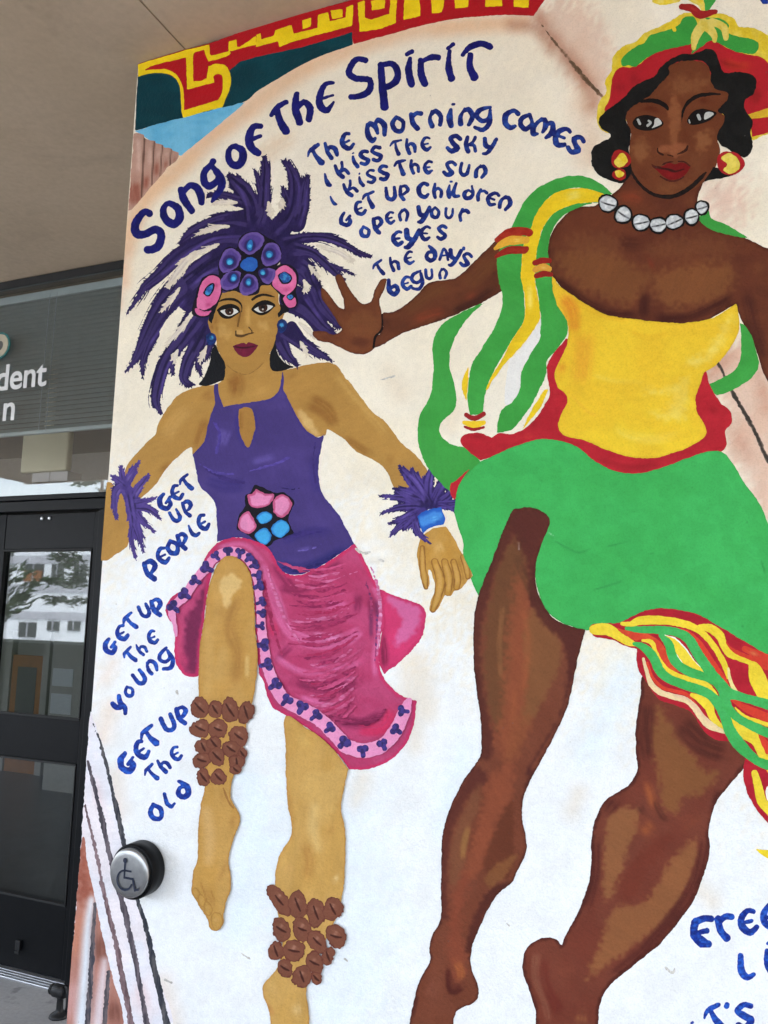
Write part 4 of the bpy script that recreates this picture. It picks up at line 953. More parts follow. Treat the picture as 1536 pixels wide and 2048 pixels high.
P('hair', 'd 1020,960! 1090,1000 1115,1030 1060,1060 1010,1098! 1005,1060 1030,1020', '15161a', var=.3)
# eyes, brows, nose, lips
P('eye_white', 'd 415,1035 480,1005 550,1005 600,1040 550,1075 490,1095 440,1080', 'd9d8d2', var=.05, res=.8, edge=.2)
P('eye_white', 'd 750,1012 800,975 880,955 955,990 900,1032 820,1055', 'd9d8d2', var=.05, res=.8, edge=.2)
K('iris', 'd 505,1035,44', '3b2318', [('s', 'd 505,1035,18', '120c0c', 4, 1, 1), ('s', 'd 512,1048,7', 'c9b8b0', 3, 1, 1)], res=.7, edge=.1)
K('iris', 'd 850,998,47', '3b2318', [('s', 'd 850,998,20', '120c0c', 4, 1, 1), ('s', 'd 848,1017,9', 'd9d4cc', 3, 1, 1)], res=.7, edge=.1)
K('eye_line', 'd 385,1028,10 430,1004,20 520,982,22 585,1004,17 610,1045,9|d 395,1035,12 440,1085,20 510,1100,12 600,1050,6', '14100f', res=.8, edge=.25)
K('eye_line', 'd 738,1018,9 790,974,20 870,946,24 950,966,16 972,985,6|d 745,1025,10 820,1065,13 900,1042,12 965,985,5', '14100f', res=.8, edge=.25)
K('eyebrow', 'd 385,945,6 450,918,12 540,915,15 600,940,12 632,985,6 632,1040,4', '1f1712', res=.9, edge=.3)
K('eyebrow', 'd 742,918,13 800,880,15 870,868,13 965,890,5', '1f1712', res=.9, edge=.3)
K('nose_line', 'd 622,1040,7 606,1110,10 592,1190,9|d 572,1240,8 572,1265,9 580,1285,13 640,1290,14 690,1272,9 755,1258,6|d 705,1200,4 735,1235,5 735,1255,5', '45301c', [('s', 'd 622,1000,20 606,1110,20 590,1210,20', '86602c', 5, .85, 1), ('n', (8, 8), '7a5528', .3, .5)], res=.9, edge=.3)
P('lips', 'd 535,1392! 600,1370 655,1358 680,1372 705,1352 800,1385! 765,1440 710,1495 655,1505 595,1475 560,1430', '6e1b36', [('s', 'd 620,1450,22 690,1460,26', '96304f', 12, .8), ('s', 'd 540,1395,5 620,1410,7 690,1408,7 795,1388,4', '2c0b16', 5, 1)], res=.9, edge=.35)
EL('earring', 'D', [(668, 495, 31, 38, .0), (1090, 420, 31, 44, 10)], '1f3472', lambda cx, cy, rx, ry, a: [('s', 'D %d,%d,13' % (cx, cy - 5), '46a0d8', 7, 1, 1), ('n', (5, 5), '122046', .2, .6)], res=.9)
# flowers in the hair
EL('flower_outline', 'D', [], '17131f')
P('flower_outline', 'D 552,330 575,230 605,145 660,108 720,118 742,170 728,240 690,310 675,345 640,368 570,360', '17131f', var=.2)
P('flower_outline', 'D 1020,165 1040,75 1105,45 1165,70 1190,130 1175,215 1190,270 1172,310 1120,312 1085,275 1078,235', '17131f', var=.2)
P('flower_outline', 'd 395,560 430,430 500,375 580,395 610,290 680,232 800,222 890,275 985,330 1042,420 1030,520 985,590 980,690 920,765 830,770 800,850 700,880 610,850 560,830 470,835 405,790 400,660', '17131f', var=.2)
PK = 'd9679b'
P('pink_petal', 'D 582,300 590,225 612,155 660,120 710,130 728,175 718,240 685,292 630,322 600,318', PK, [('s', 'D 690,150,12 700,220,14|D 620,300,12 680,285,8', 'a83a68', 12, .7), ('n', (20, 20), 'e683b0', .2, .5)])
P('pink_petal', 'D 567,320 585,312 625,332 668,328 640,358 590,352', PK, [('s', 'D 600,330,6 660,335,6', 'b04a74', 6, .6)])
P('pink_petal', 'D 1035,165 1058,85 1110,58 1160,85 1180,140 1165,200 1112,232 1065,205', PK, [('s', 'D 1090,215,10 1150,190,12', 'b04a74', 12, .6), ('n', (20, 20), 'e683b0', .2, .5)])
P('pink_petal', 'D 1098,255 1140,225 1178,262 1170,300 1130,305', PK)
FB = [('n', (6, 6), '46a4da', .2, .8)]
for q in ('D 628,222 645,188 678,170 675,205 652,238', 'D 1075,118 1108,100 1145,128 1130,155 1095,158', 'D 1125,245 1142,232 1158,245 1142,262'):
    K('flower_eye', ' '.join(['D'] + [t + ',7' for t in q.split()[1:]]) + ' ' + q.split()[1] + ',7', '17131f', res=.9)
    P('flower_centre', q, '2b4f98', FB, res=.9)
PU = '54408a'
pet = ['d 612,310 680,245 790,232 862,285 850,345 790,420 720,462 655,430 605,375', 'd 832,500 852,400 905,340 980,345 1030,420 1030,500 960,560 875,572', 'd 400,560 440,440 500,392 570,412 622,470 610,550 540,612 445,640', 'd 418,720 480,642 560,622 622,650 610,730 570,800 480,822 422,790', 'd 615,765 660,672 720,655 780,690 802,790 750,850 660,872 612,830', 'd 805,640 860,598 970,608 970,680 920,750 850,732']
cen = [(715, 362, 34, 62, 8), (915, 455, 42, 44, 30), (510, 530, 46, 40, -10), (548, 695, 38, 46, 20), (702, 738, 34, 44, 0), (848, 640, 34, 34, 0)]
for q, c in zip(pet, cen):
    P('purple_petal', q, PU, [('e', 5.0, '6f589f', 3, .8), ('s', 'd %d,%d,%d' % (c[0], c[1], c[2] + 26), '32265f', 7, .9, 1)], res=1.0)
EL('petal_centre', 'd', cen, '2f6fb4', lambda cx, cy, rx, ry, a: [('s', 'd %d,%d,%d' % (cx, cy + 8, rx * .55), '55bce6', 3, .9, 1), ('e', 1.3, '1c2c60', 1.5, .9)], res=.8, edge=.3)
EL('flower_disc', 'd', [(708, 557, 104, 92, -10)], '17131f', None)
EL('flower_disc', 'd', [(708, 557, 88, 76, -10)], '2a5fb4', lambda cx, cy, rx, ry, a: [('s', 'd 690,580,34 730,570,26', '4db2e0', 10, .9)], res=.9)

# top
P('halter_top', 'D 688,770! 706,770! 712,830 742,906! 830,888 900,880 1000,860 1050,835 1083,780 1090,690! 1101,690! 1101,800! 1150,905 1225,1030 1300,1087 1348,1068! 1322,1180 1310,1300 1332,1420 1400,1510 H 500,22 545,105 592,192! G 1420,262 1300,340 1180,377 1085,350 1030,255 1000,212 900,165 800,155 700,182! 703,60 D 690,1480 642,1422 600,1380 578,1300 555,1190! 620,1120 650,1000 672,930 690,880 684,800', '453774',
  [('n', (70, 40), '524284', .25, .6), ('s', 'G 1060,300,30 1180,345,34 1300,310,30 1480,215,24', '2a2768', 24, .85), ('s', 'G 1080,180,20 1250,120,30 1400,120,20|D 620,1340,20 760,1380,40 880,1370,30|D 1080,1395,10 1200,1395,10|D 1290,1180,20 1280,1330,20 1310,1440,20|G 720,90,20 760,120,26', '352b70', 22, .7), ('s', 'G 1180,230,10 1280,210,10|D 760,1030,40 720,1150,30|D 900,1240,20 1050,1200,20', '6a5aa6', 14, .6),
   ('e', 3.5, '3a2f78', 4, .5), ('s', 'D 830,940,16 825,1040,14 870,1140,14 910,1110,12 935,1010,12 915,920,12', '3a2f78', 8, .7)], label='purple halter top')
P('keyhole', 'D 832,935 850,912 880,906 912,925 930,1010 925,1060 900,1142! 878,1146 842,1070', 'ae7f3d', [('s', 'D 850,920,10 845,1050,10', SKD, 8, .5)])
for q, c_ in (('D 640,1280,10 760,1340,20 860,1360,14', '3a2c6e'), ('D 600,1250,6 700,1300,10 800,1310,8', '58489a'), ('D 900,1290,8 1050,1250,14 1190,1180,8', '5a4a9c'), ('D 1090,1392,5 1150,1398,9 1210,1392,4', '231d4e'), ('D 1295,1120,8 1280,1240,12 1290,1360,10', '382b6c'), ('G 1080,160,8 1200,130,16 1330,120,10', '332769'), ('G 1190,235,5 1250,225,8 1330,195,4', '7262ae'), ('G 1100,330,12 1190,350,18 1300,315,16 1440,240,10', '26225e'), ('D 690,1000,10 720,1080,16 700,1180,10', '54449a')):
    K('top_fold', q, c_, [('n', (16, 6), '45357c', .2, .6)], var=.25, res=1.25, edge=1.3, bris=2.2)
# flower on the hip
P('flower_outline', 'D 925,1375 960,1380 1050,1420 1100,1415 1165,1470 1150,1520 G 1130,50 1165,128! 1110,150 1050,170 1025,195 985,208 920,165 890,140 820,105! 835,20 D 870,1500 868,1440 900,1420', '16131c', var=.2)
for q in ('D 935,1392! 985,1425 1042,1432 1020,1490 960,1512 905,1500 886,1440 915,1422', 'D 1042,1462 1100,1432 1150,1480 G 1130,5 1085,35 1045,5 D 1040,1510', 'G 842,30 890,-5 922,45 938,92 890,132 830,96'):
    P('pink_petal', q, 'e08ab4', [('e', 4, 'b84a72', 3, .8)])
for q in ('G 938,30 985,-4 1030,12 1022,50 970,70', 'G 935,130 985,95 1026,130 1020,175 982,196 938,162', 'G 1030,90 1080,45 1126,70 1132,110 1080,155 1036,130'):
    P('blue_petal', q, '43a6de', [('e', 2.5, '2468b8', 4, .7)])

# ------------------------------------------------------------------ title, drawn stroke by stroke
def title(label, spec):
    global CUR
    keep = CUR; CUR = mural
    o = K('painted_word', spec, '17186a', [('n', (16, 10), '0f1050', .2, .6), ('n', (9, 22), '20237c', .15, .5)], var=.12, edge=.55, res=1.3, label=label); CUR = keep
title('the word "Song" in large navy letters on the arch', 'e 250,750,38 190,742,36 110,850,44 115,955,44 200,965,42 310,915,42 372,965,42 350,1070,42 290,1118,42 232,1125,38|e 455,645,30 540,700,40 558,800,44 500,862,44 420,815,42 392,730,36 415,665,30 455,645,30|e 575,512,36 600,600,40 682,722,36|e 600,530,28 660,468,32 730,485,40 772,560,40 782,635,36|e 900,218,34 880,255,28 812,330,34 812,430,38 870,472,36 948,415,34 950,335,32 885,268,26|e 935,320,36 995,420,40 965,520,36 888,632,18')
title('the word "of" in large navy letters on the arch', 'e 1130,62,30 1200,110,38 1205,200,42 1150,262,40 1078,228,38 1058,140,34 1085,78,28 1130,62,30|Z 521,252,5.5 507,254,6.5 498,275,8 503,295,8.5 516,306,7|Z 500,281,4.5 521,272,4.5')
title('the word "the" in large navy letters on the arch', 'B 92,690,14 130,642,18 180,614,15|B 125,650,18 142,720,22 178,785,26|B 245,565,17 236,650,22 262,732,23|B 246,650,14 288,612,19 325,650,22 318,715,20|B 462,496,11 412,510,16 382,580,21 386,638,23 425,660,19 465,615,9|B 392,592,10 462,572,9')
title('the word "Spirit" in large navy letters on the arch', 'B 655,362,18 600,358,18 556,430,20 600,470,20 680,480,20 680,540,20 630,575,20 570,582,17|B 748,390,20 757,500,23 772,640,25|B 752,392,17 815,382,19 850,430,22 838,488,22 778,525,18|B 926,350,11 915,420,23 932,502,22|B 905,326,12 936,308,14|B 990,365,18 990,440,22 1012,500,22|B 1000,365,14 1050,345,19 1092,345,19|B 1162,305,10 1155,400,20 1172,468,23|B 1150,290,11 1182,266,13|B 1286,330,18 1284,400,22 1310,462,26|B 1240,328,12 1285,282,19 1350,262,20 1405,280,18')

CUR = PD1
# skirt
P('skirt_flap', 'H 738,465! 830,500 990,560 1018,640 985,765 880,885 770,972! 735,880 760,650', 'cf3a6c', [('p', 'H 790,510 970,570 985,640 940,740 860,800 830,780 870,640', 'd06a9c', 14, .9), ('s', 'H 750,720,20 770,860,24 770,950,10', '6e1c3c', 20, .8), ('e', 5, 'c23060', 4, .8)], edge=1.2)
P('skirt', 'G 700,182! 800,154 900,164 1000,210 1040,262 1090,352 1180,378 1300,340 1420,262 H 592,190! 660,310 738,465 768,570 765,680 745,760 735,900 758,985! 800,1040 880,1105 962,1133! 945,1285 890,1405 800,1490 680,1540 560,1545! 520,1490 440,1400 300,1292 180,1225 100,1170 60,1080 G 985,1030 955,965! 940,820 930,600 910,400 860,312 790,276 720,296 678,350 645,480! 605,800 590,985! 520,988 465,925 445,840 450,700 410,640 395,580 430,510 520,450 580,370 640,260', 'b53c66',
  [('n', (60, 30), 'c24f7b', .25, .6),
   ('p', 'G 640,420 660,500 600,800 595,985 540,985 500,800 520,640 590,520', '6b2146', 20, .85), ('s', 'G 480,640,20 470,760,20 500,930,24', 'c8446c', 24, .7),
   ('s', 'G 1040,300,20 1120,420,30 1200,500,24|H 130,440,30 260,470,24 420,400,20|H 180,340,14 330,370,18 520,300,14|H 620,480,24 600,620,20|H 690,500,20 700,650,24|H 110,900,20 220,800,20|H 230,1010,30 420,1060,34 620,1020,24|H 480,1240,30 640,1270,34 760,1200,26|H 90,980,20 190,1090,20', '7d2149', 18, .75),
   ('s', 'H 20,300,30 110,500,34 190,700,34 330,780,40 520,770,40 640,700,30|H 700,430,16 750,560,18 750,680,18 720,850,24 720,1000,20|H 110,860,16 240,950,20 420,990,22 600,1000,18|H 400,560,24 560,560,20|H 330,920,14 480,940,16 640,900,16|H 250,1110,20 420,1160,20|G 700,220,18 820,195,16 900,220,16 980,320,20', 'dc71a4', 14, .75),
   ('s', 'H 330,740,22 520,760,20', 'ea8cbc', 12, .8), ('s', 'H 600,1300,40 760,1290,40 830,1170,30|G 1020,640,20 1060,760,20', 'd62f5c', 20, .8), ('s', 'H 690,600,12 690,760,10|H 720,520,10 730,640,10', '6a2a55', 10, .7), ('e', 6, 'cb2f60', 4, .75)], var=.16, edge=1.0, label='pink skirt with wavy folds')
band = 'G 456,740,8 450,680,14 432,612,22 448,560,28 510,500,28 578,402,27 640,332,28 692,272,28 768,242,30 848,248,28 908,312,25 942,400,24 954,500,23 964,600,25 970,700,27 984,800,28 1002,920,33 1050,1040,38 1110,1130,40 1210,1182,42 1300,1232,42 1380,1302,42 1460,1390,43 H 545,1405,44 640,1432,44 755,1402,42 838,1312,40 888,1205,36 915,1135,22'
rf = random.Random(21)
for k_ in range(46):
    f_ = k_ / 45
    xl, yl = 545 + 60 * f_ + (55 * max(0, f_ - .55)), 1118 + 330 * f_
    xr, yr = 712 + 30 * f_, 1120 + 250 * f_
    t0, t1 = rf.uniform(0, .35), rf.uniform(.6, 1.0)
    sag = rf.uniform(14, 26); q = []
    for j in range(6):
        t = t0 + (t1 - t0) * j / 5
        q.append('%.1f,%.1f,%.2f' % (xl + (xr - xl) * t, yl + (yr - yl) * t + sag * math.sin(math.pi * t) + rf.uniform(-1.5, 1.5), rf.uniform(1.8, 5.4) * math.sin(math.pi * (j + .7) / 6.4)))
    K('skirt_fold', 'Z ' + ' '.join(q), rf.choice(['cb5f8a', 'c9527f', '8a2450', '9c2a56', 'd06f9a', 'a82a54', '8a2450']), [('n', (12, 4), 'b53c66', .25, .85)], var=.14, res=1.25, edge=1.4, bris=1.0)
for q, c_ in (('G 985,420,12 1010,560,16 1040,700,16 1090,850,12', '98284f'), ('G 1000,330,8 1060,520,10 1130,680,12 1200,780,8', 'dc7aa8'), ('H 690,330,8 730,450,12 748,560,12 740,700,12 722,860,10', 'd98fb8'), ('H 660,420,8 690,540,12 694,680,10', '6a2a55'), ('H 730,620,5 722,760,7 712,900,5', '6a3a70'), ('H 440,1225,14 560,1265,20 700,1255,16 780,1180,8', '701c42')):
    K('skirt_fold', q, c_, [('n', (26, 4), 'bd4470', .25, .75)], var=.2, res=1.25, edge=1.6, bris=2.0)
K('pink_hem', band, 'e590ba', [('n', (22, 16), 'ee9fc6', .2, .6)], var=.08, edge=.8, res=1.5, label='pale pink hem of the skirt')
hp = [(G_, x, y) for G_, l in (('G', '440,570 508,495 570,412 640,336 695,262 768,238 840,245 893,275 925,318 943,380 953,445 965,540 970,605 966,683 978,798 998,915 1050,1035 1118,1130 1210,1172 1295,1222 1378,1297 1462,1385'), ('H', '527,1385 640,1432 760,1395 840,1308 882,1195')) for x, y in (map(float, t.split(',')) for t in l.split())]
hw_ = [(TILE[g_][0] + x / 3, TILE[g_][1] + y / 3) for g_, x, y in hp]
for i_, (x, y) in enumerate(hw_):
    q0, q1 = hw_[max(0, i_ - 1)], hw_[min(len(hw_) - 1, i_ + 1)]
    th = math.atan2(q1[1] - q0[1], q1[0] - q0[0]) + rnd.uniform(-.35, .35); s_ = 8.6 if 3 < i_ < 14 else 10.6
    s_ *= rnd.uniform(.9, 1.1)
    def lobe(a, d, r): return '%.1f,%.1f,%.1f' % (x + math.cos(th + a) * d, y + math.sin(th + a) * d, r)
    K('heart', 'Z %.1f,%.1f,%.1f %s|Z %.1f,%.1f,%.1f %s|Z %.1f,%.1f,%.1f %s' % (x, y, s_ * .5, lobe(.9 - 1.57, s_ * .62, s_ * .70), x, y, s_ * .5, lobe(-.9 - 1.57 , s_ * .62, s_ * .70), x, y, s_ * .5, lobe(1.57, s_ * .95, s_ * .44)), '352a5e', [('n', (5, 5), '55449a', .15, .6)], res=1.0, edge=.7)

# legs, skin painted lighter for the brighter light low on the wall
P('leg', 'G 645,480 680,372 720,295 780,262 850,290 900,372 920,480 926,600 936,750 945,870 938,1000 920,1120 890,1230 868,1330 850,1500 J 805,40 786,120 790,195 828,258 838,320 802,420 772,540 785,640 786,730 762,790 746,850 736,940 700,978 660,962 640,900 600,835 560,770 550,720 560,620 585,545 590,350 605,220 632,100 630,0 G 610,1450 596,1200 590,1000 602,780 630,620', 'bf9149',
  [('n', (30, 70), 'c89d5a', .25, .5), ('p', 'G 715,420 760,385 805,372 852,430 800,500 765,582 735,530', 'dcb878', 10, .9), ('s', 'G 850,500,24 790,600,24 780,720,30 830,860,30 800,1050,26|G 690,560,14 760,640,14', '9a6a34', 40, .6), ('s', 'G 640,700,20 660,900,30 640,1080,20|G 740,830,24 700,980,26', 'c79c57', 24, .85, 1), ('s', 'G 885,850,12 880,1000,12', 'd8b573', 8, .8), ('s', 'J 640,260,24 660,420,30 650,560,20', 'cfa568', 40, .9, 1), ('s', 'J 730,130,16 740,220,14|J 800,260,14 790,380,18|J 770,550,8 700,700,8|J 620,700,8 660,780,6 700,860,4', 'a0703a', 26, .6), ('s', 'J 690,930,16', 'e3bf8c', 8, .8, 1), ('s', 'J 600,680,4 630,760,4 650,840,3|J 660,720,4 690,800,4', '94632c', 4, .6), ('e', 2.5, 'a8763a', 3, .5)], label='raised bare leg')
EL('toe', 'J', [(578, 752, 22, 36, -20), (610, 795, 23, 40, -18), (648, 845, 25, 46, -14), (700, 918, 38, 56, -4)], 'bf9149', lambda cx, cy, rx, ry, a: [('s', 'J %d,%d,%d %d,%d,%d' % (cx - 4, cy - ry * .5, rx * .5, cx, cy + ry * .3, rx * .5), 'd0a462', 8, .8), ('e', 2.2, '94652f', 2.6, .4)], res=1.1, edge=.4)
K('ankle_line', 'J 740,120,5 770,200,6 800,240,4', 'a0703a', res=1.2, edge=.5)
P('leg', 'H 178,1225 300,1292 440,1400 545,1530 K 550,20 528,120 510,240 535,370 537,500 530,650 515,780 480,900 430,1010 380,1120 330,1200 300,1330 316,1440 316,1560 Z 612,2110 545,2110 K 90,1550 75,1450 40,1360 45,1300 85,1250 130,1190 160,1050 130,850 116,700 116,620 142,520 200,430 216,370 190,200 178,0 H 178,1400', 'c49850',
  [('n', (30, 70), 'cda35e', .25, .5), ('p', 'K 280,60 500,20 500,180 400,330 330,230', 'cfa55e', 24, .9), ('s', 'K 350,240,24 340,360,30 370,480,20', 'd8b474', 40, .8, 1), ('s', 'K 480,330,10 420,420,14|K 280,430,20 320,560,30 300,690,24|K 210,400,14 190,130,14', 'ad7c3e', 32, .7), ('s', 'K 470,680,20 490,640,10', 'ead2a4', 10, .9), ('s', 'K 180,560,26 210,640,30', 'd8a765', 24, .6), ('s', 'K 90,1300,26 110,1340,24', 'e2bd8a', 20, .8), ('s', 'K 60,1400,14 110,1500,16', 'b87f45', 14, .7), ('s', 'K 240,1400,24 250,1500,26', 'dfbd84', 20, .8), ('s', 'H 240,1320,30 330,1440,30', 'd0a85e', 24, .6), ('e', 2.5, 'b58140', 3, .5)], label='standing bare leg')
def loosen(l):
    r = random.Random(9); return [(a[0] + r.uniform(-6, 6), a[1] + r.uniform(-6, 6), a[2] * r.uniform(1.02, 1.2), a[3] * r.uniform(1.0, 1.18), (a[4] if len(a) > 4 else 0) + r.uniform(-22, 22)) for a in l]
def shell_marks(t):
    def f(cx, cy, rx, ry, a):
        r = random.Random(cx * 7 + cy); dx, dy = math.cos(a + r.uniform(.5, 1.2)) * .5, math.sin(a + r.uniform(.5, 1.2)) * .5
        return [('s', '%s %.1f,%.1f,%.1f %.1f,%.1f,%.1f' % (t, cx - rx * .3, cy - ry * .35, rx * .3, cx + rx * .25, cy - ry * .1, rx * .25), 'ad7c66', 4, .95), ('s', '%s %.1f,%.1f,4 %.1f,%.1f,7 %.1f,%.1f,4' % (t, cx - dx * rx * 1.1, cy - dy * ry * 1.1, cx, cy + 3, cx + dx * rx * 1.1, cy + dy * ry * 1.1), '3c1c17', 3, .9, 1), ('e', 1.8, '643329', 2.5, .7)]
    return f
SH = '7b4a38'
EL('shell', 'G', loosen([(597, 1175, 54, 58, 20), (690, 1180, 44, 50), (785, 1190, 46, 74, -15), (880, 1205, 46, 64), (600, 1295, 58, 48), (710, 1300, 52, 54), (835, 1350, 54, 60), (615, 1405, 50, 48), (690, 1390, 40, 46), (790, 1420, 48, 48), (860, 1450, 28, 36), (605, 1490, 54, 42), (700, 1470, 42, 50), (820, 1500, 48, 44)]), SH, shell_marks('G'), edge=1.7, res=1.2)
EL('shell', 'J', [(620, 55, 40, 58), (710, 55, 48, 50), (815, 10, 38, 30)], SH, shell_marks('J'), edge=1.7, res=1.2)
EL('shell', 'K', loosen([(140, 795, 48, 94, -12), (250, 815, 54, 80, -12), (365, 870, 48, 84, -15), (465, 850, 58, 66), (150, 965, 50, 68), (280, 965, 50, 74), (370, 1045, 48, 66, -20), (475, 1005, 56, 72, -25), (125, 1100, 40, 58), (232, 1095, 56, 66), (437, 1130, 35, 58, 20), (345, 1170, 48, 66), (172, 1205, 40, 50), (275, 1250, 58, 64), (355, 1265, 28, 36)]), SH, shell_marks('K'), edge=1.7, res=1.2)
# right hand with cuff and bracelet
P('hand', 'H 985,150! 1060,100! 1140,85! 1200,180 1242,262 1280,325 1300,392 1275,405 1250,440 1215,468 1192,470 1170,505 1132,502 1112,545 1085,590 1060,606 1040,582 1055,520 1076,455 1060,382 1042,345 1034,365 1045,430 1022,466 1005,455 985,380 970,300 965,240', 'bb8b3d',
  [('n', (30, 30), 'cc9f58', .25, .5), ('s', 'H 1080,170,24 1110,260,30|H 1075,310,12 1100,340,8', 'd6ae6c', 16, .7), ('s', 'H 1132,500,5 1132,400,5 1112,320,6|H 1190,470,5 1180,390,5 1170,330,8|H 1250,435,5 1235,350,5 1215,290,8|H 1030,290,6 1075,330,5', '9a6a30', 5, .75), ('s', 'H 1270,320,8 1295,390,6|H 1020,200,8 1000,280,10', 'a8783c', 10, .6), ('s', 'H 990,300,8 1005,400,8|H 1080,560,8 1110,470,8', 'dab577', 8, .7)])
for q, w_ in (('H 998,215,16 1000,330,20 1012,400,20 1020,452,14', 0), ('H 1240,270,16 1262,330,20 1272,390,16', 0), ('H 1185,300,20 1208,390,24 1204,450,20', 0), ('H 1132,300,22 1156,400,26 1150,485,20', 0), ('H 1072,300,22 1104,400,28 1092,500,26 1062,588,17', 0)):
    K('finger', q, 'bb8b3d', [('e', 2.0, '87592a', 2.6, .85), ('s', ' '.join('%s,%s,%.0f' % tuple(t.split(',')[:2] + [float(t.split(',')[2]) * .45]) if ',' in t else t for t in q.split()), 'cfa35c', 8, .7)], res=1.1, edge=.35)
FE('wrist_feathers', 'j 590,560,50 560,480,45 430,320,62 295,160,5|j 590,540,40 560,440,44 470,300,46 428,188,4|j 600,560,50 595,450,54 602,300,52 652,128,3|j 640,560,50 680,450,48 780,285,62 876,68,3|j 640,540,40 700,400,40 745,300,10|j 660,560,44 800,470,46 850,360,10|j 680,560,46 860,550,46 1012,510,6|j 700,570,36 820,590,24 872,625,5|j 580,540,56 390,450,62 230,390,6|j 570,550,46 330,490,36 102,472,3|j 560,580,50 300,590,36 112,655,2|j 530,610,56 330,700,36 190,760,3|j 500,640,50 300,780,36 206,888,4|j 490,660,40 400,760,30 330,820,4|j 470,680,50 480,830,30 622,962,2', '45357c', [('n', (8, 14), '2a2052', .18, .9), ('s', 'j 560,480,20 480,330,14 380,240,6|j 620,400,14 640,250,8|j 730,400,16 820,250,10|j 460,470,12 300,410,6|j 420,640,12 300,720,8|j 470,720,10 520,860,6', '6a57a6', 6, .8), ('s', 'j 600,560,50 590,480,30|j 900,540,30 980,530,14', '1b1433', 12, .85)], barb=6, gap=1.5, label='purple feather cuff above the blue bracelet')
P('bracelet', 'j 488,682! 540,635 640,600 730,580! 745,640 765,700 755,762! 690,775 600,800 545,845! 515,790', '2a62bd', [('p', 'j 520,690 640,640 735,640 740,700 640,745 530,770', '4d94e0', 8, .9), ('s', 'j 620,700,7 690,680,7|j 625,725,5 700,705,5', '7fd0f2', 4, .9), ('e', 2, '1f56b4', 2, .7)], label='blue bracelet')
# ------------------------------------------------------------------ dancer in green, yellow and red
GR, YE, RE = '3c9b3f', 'eecb22', 'b01f28'
BK, BKD, BKL = '6a371f', '431d16', '85532e'
GM = [('n', (60, 40), '47a94c', .25, .5)]
YM = [('n', (30, 30), 'e2b81e', .25, .5)]
P('painted_dancer', 'C 715,1040 660,1110 600,1170 500,1232 380,1248 295,1315 235,1405 212,1500 F 214,60 240,115 300,195 400,300 600,420 1000,450 1345,290! 1372,375 1450,520 1500,680 1540,770 Z 1580,860 1660,840 1660,560 1600,500 C 1536,1490 1430,1440 1330,1400 1200,1370 1130,1312 1112,1200 1150,1090! 1000,1100', '5e2e1d',
  [('n', (60, 40), '6e3a22', .25, .6), ('p', 'F 270,0 500,-40 760,60 840,130 780,220 680,290 500,230 330,130', '7a4a28', 40, .85), ('p', 'F 850,140 1000,60 1250,40 1330,120 1250,260 1000,310 870,260', '7e4d2a', 40, .85), ('s', 'F 800,200,20 790,330,30 820,380,20|F 250,120,26 420,270,30 600,350,30 760,360,30|F 840,370,30 1050,370,26 1340,240,26', '3d1812', 26, .8), ('s', 'C 620,1200,30 720,1180,40 800,1220,30', '8a3a22', 30, .6), ('s', 'C 1060,1180,30 1080,1250,24', '7d4a2a', 24, .6), ('s', 'C 620,1450,50 800,1470,30', '3f1a12', 36, .5), ('p', 'C 330,1450 500,1390 640,1440 620,1530 400,1536', '78482a', 36, .6), ('p', 'C 820,1480 1000,1420 1250,1440 1300,1536 900,1536', '744427', 36, .6), ('s', 'F 1400,200,30 1450,420,40 1520,640,30', '401a14', 30, .6), ('s', 'F 1430,80,40 1536,60,40', '7a4a28', 40, .6), ('s', 'F 820,0,16 850,90,14', '7d3320', 16, .7), ('e', 4, '3f1a12', 6, .5)], part=True, label='painted dancing woman with green, yellow and red headscarf, yellow bodice and green skirt', edge=.6)
P('arm', 'c 1590,140! 1536,172 1400,300 1250,450 1080,592 980,612 880,628 790,655 700,750 550,880 430,942 345,945! 330,1000 340,1100 300,1170 250,1190 230,1318! 350,1270 500,1182 700,1100 900,1040 1080,970 1250,890 1400,822 1530,742! 1640,680!', '5c2f1c',
  [('n', (40, 24), '6c3a22', .25, .6), ('s', 'c 520,960,60 800,760,60 1050,680,60|c 1150,720,60 1400,480,70 1536,330,50', '6c4022', 40, .8), ('s', 'c 620,1040,40 850,960,46 1010,930,30|c 1150,840,30 1330,720,30|c 1440,420,30 1480,360,26', '8a3a22', 30, .7), ('s', 'c 1010,960,50 1250,850,40 1500,700,50|c 380,1000,24 380,1120,40', '371914', 30, .7), ('s', 'c 1480,600,40 1500,500,30', '3a1a14', 20, .6), ('e', 3, '43201a', 5, .5)], label='outstretched arm')
P('hand', 'E 755,345 762,400 756,450 720,490 708,552 645,588 560,576 500,546 440,522 370,505 338,472 350,450 420,455 470,472 512,440 490,400 440,320 400,262 388,215 400,192 440,230 482,292 530,322! 525,260 490,180 478,128 495,110 520,122 548,175 590,240 640,287 690,272 710,210 742,150 782,138 772,190 742,262', '6c3a22',
  [('n', (24, 24), '7a4426', .25, .6), ('p', 'E 560,360 640,330 740,380 745,440 700,480 600,480 550,440', '7d4b2a', 20, .7), ('s', 'E 560,500,20 640,520,24 690,500,14|E 440,500,12 380,480,12', '54291b', 16, .7), ('s', 'E 610,420,20 650,440,20', '82402a', 14, .6), ('s', 'E 735,180,8 720,260,10', '86512e', 8, .6), ('e', 2.5, '4a2318', 3, .5)], label='open hand')
K('wrist_line', 'E 756,350,3 755,440,6 716,485,6 705,550,7', '140c0a', res=1.0)

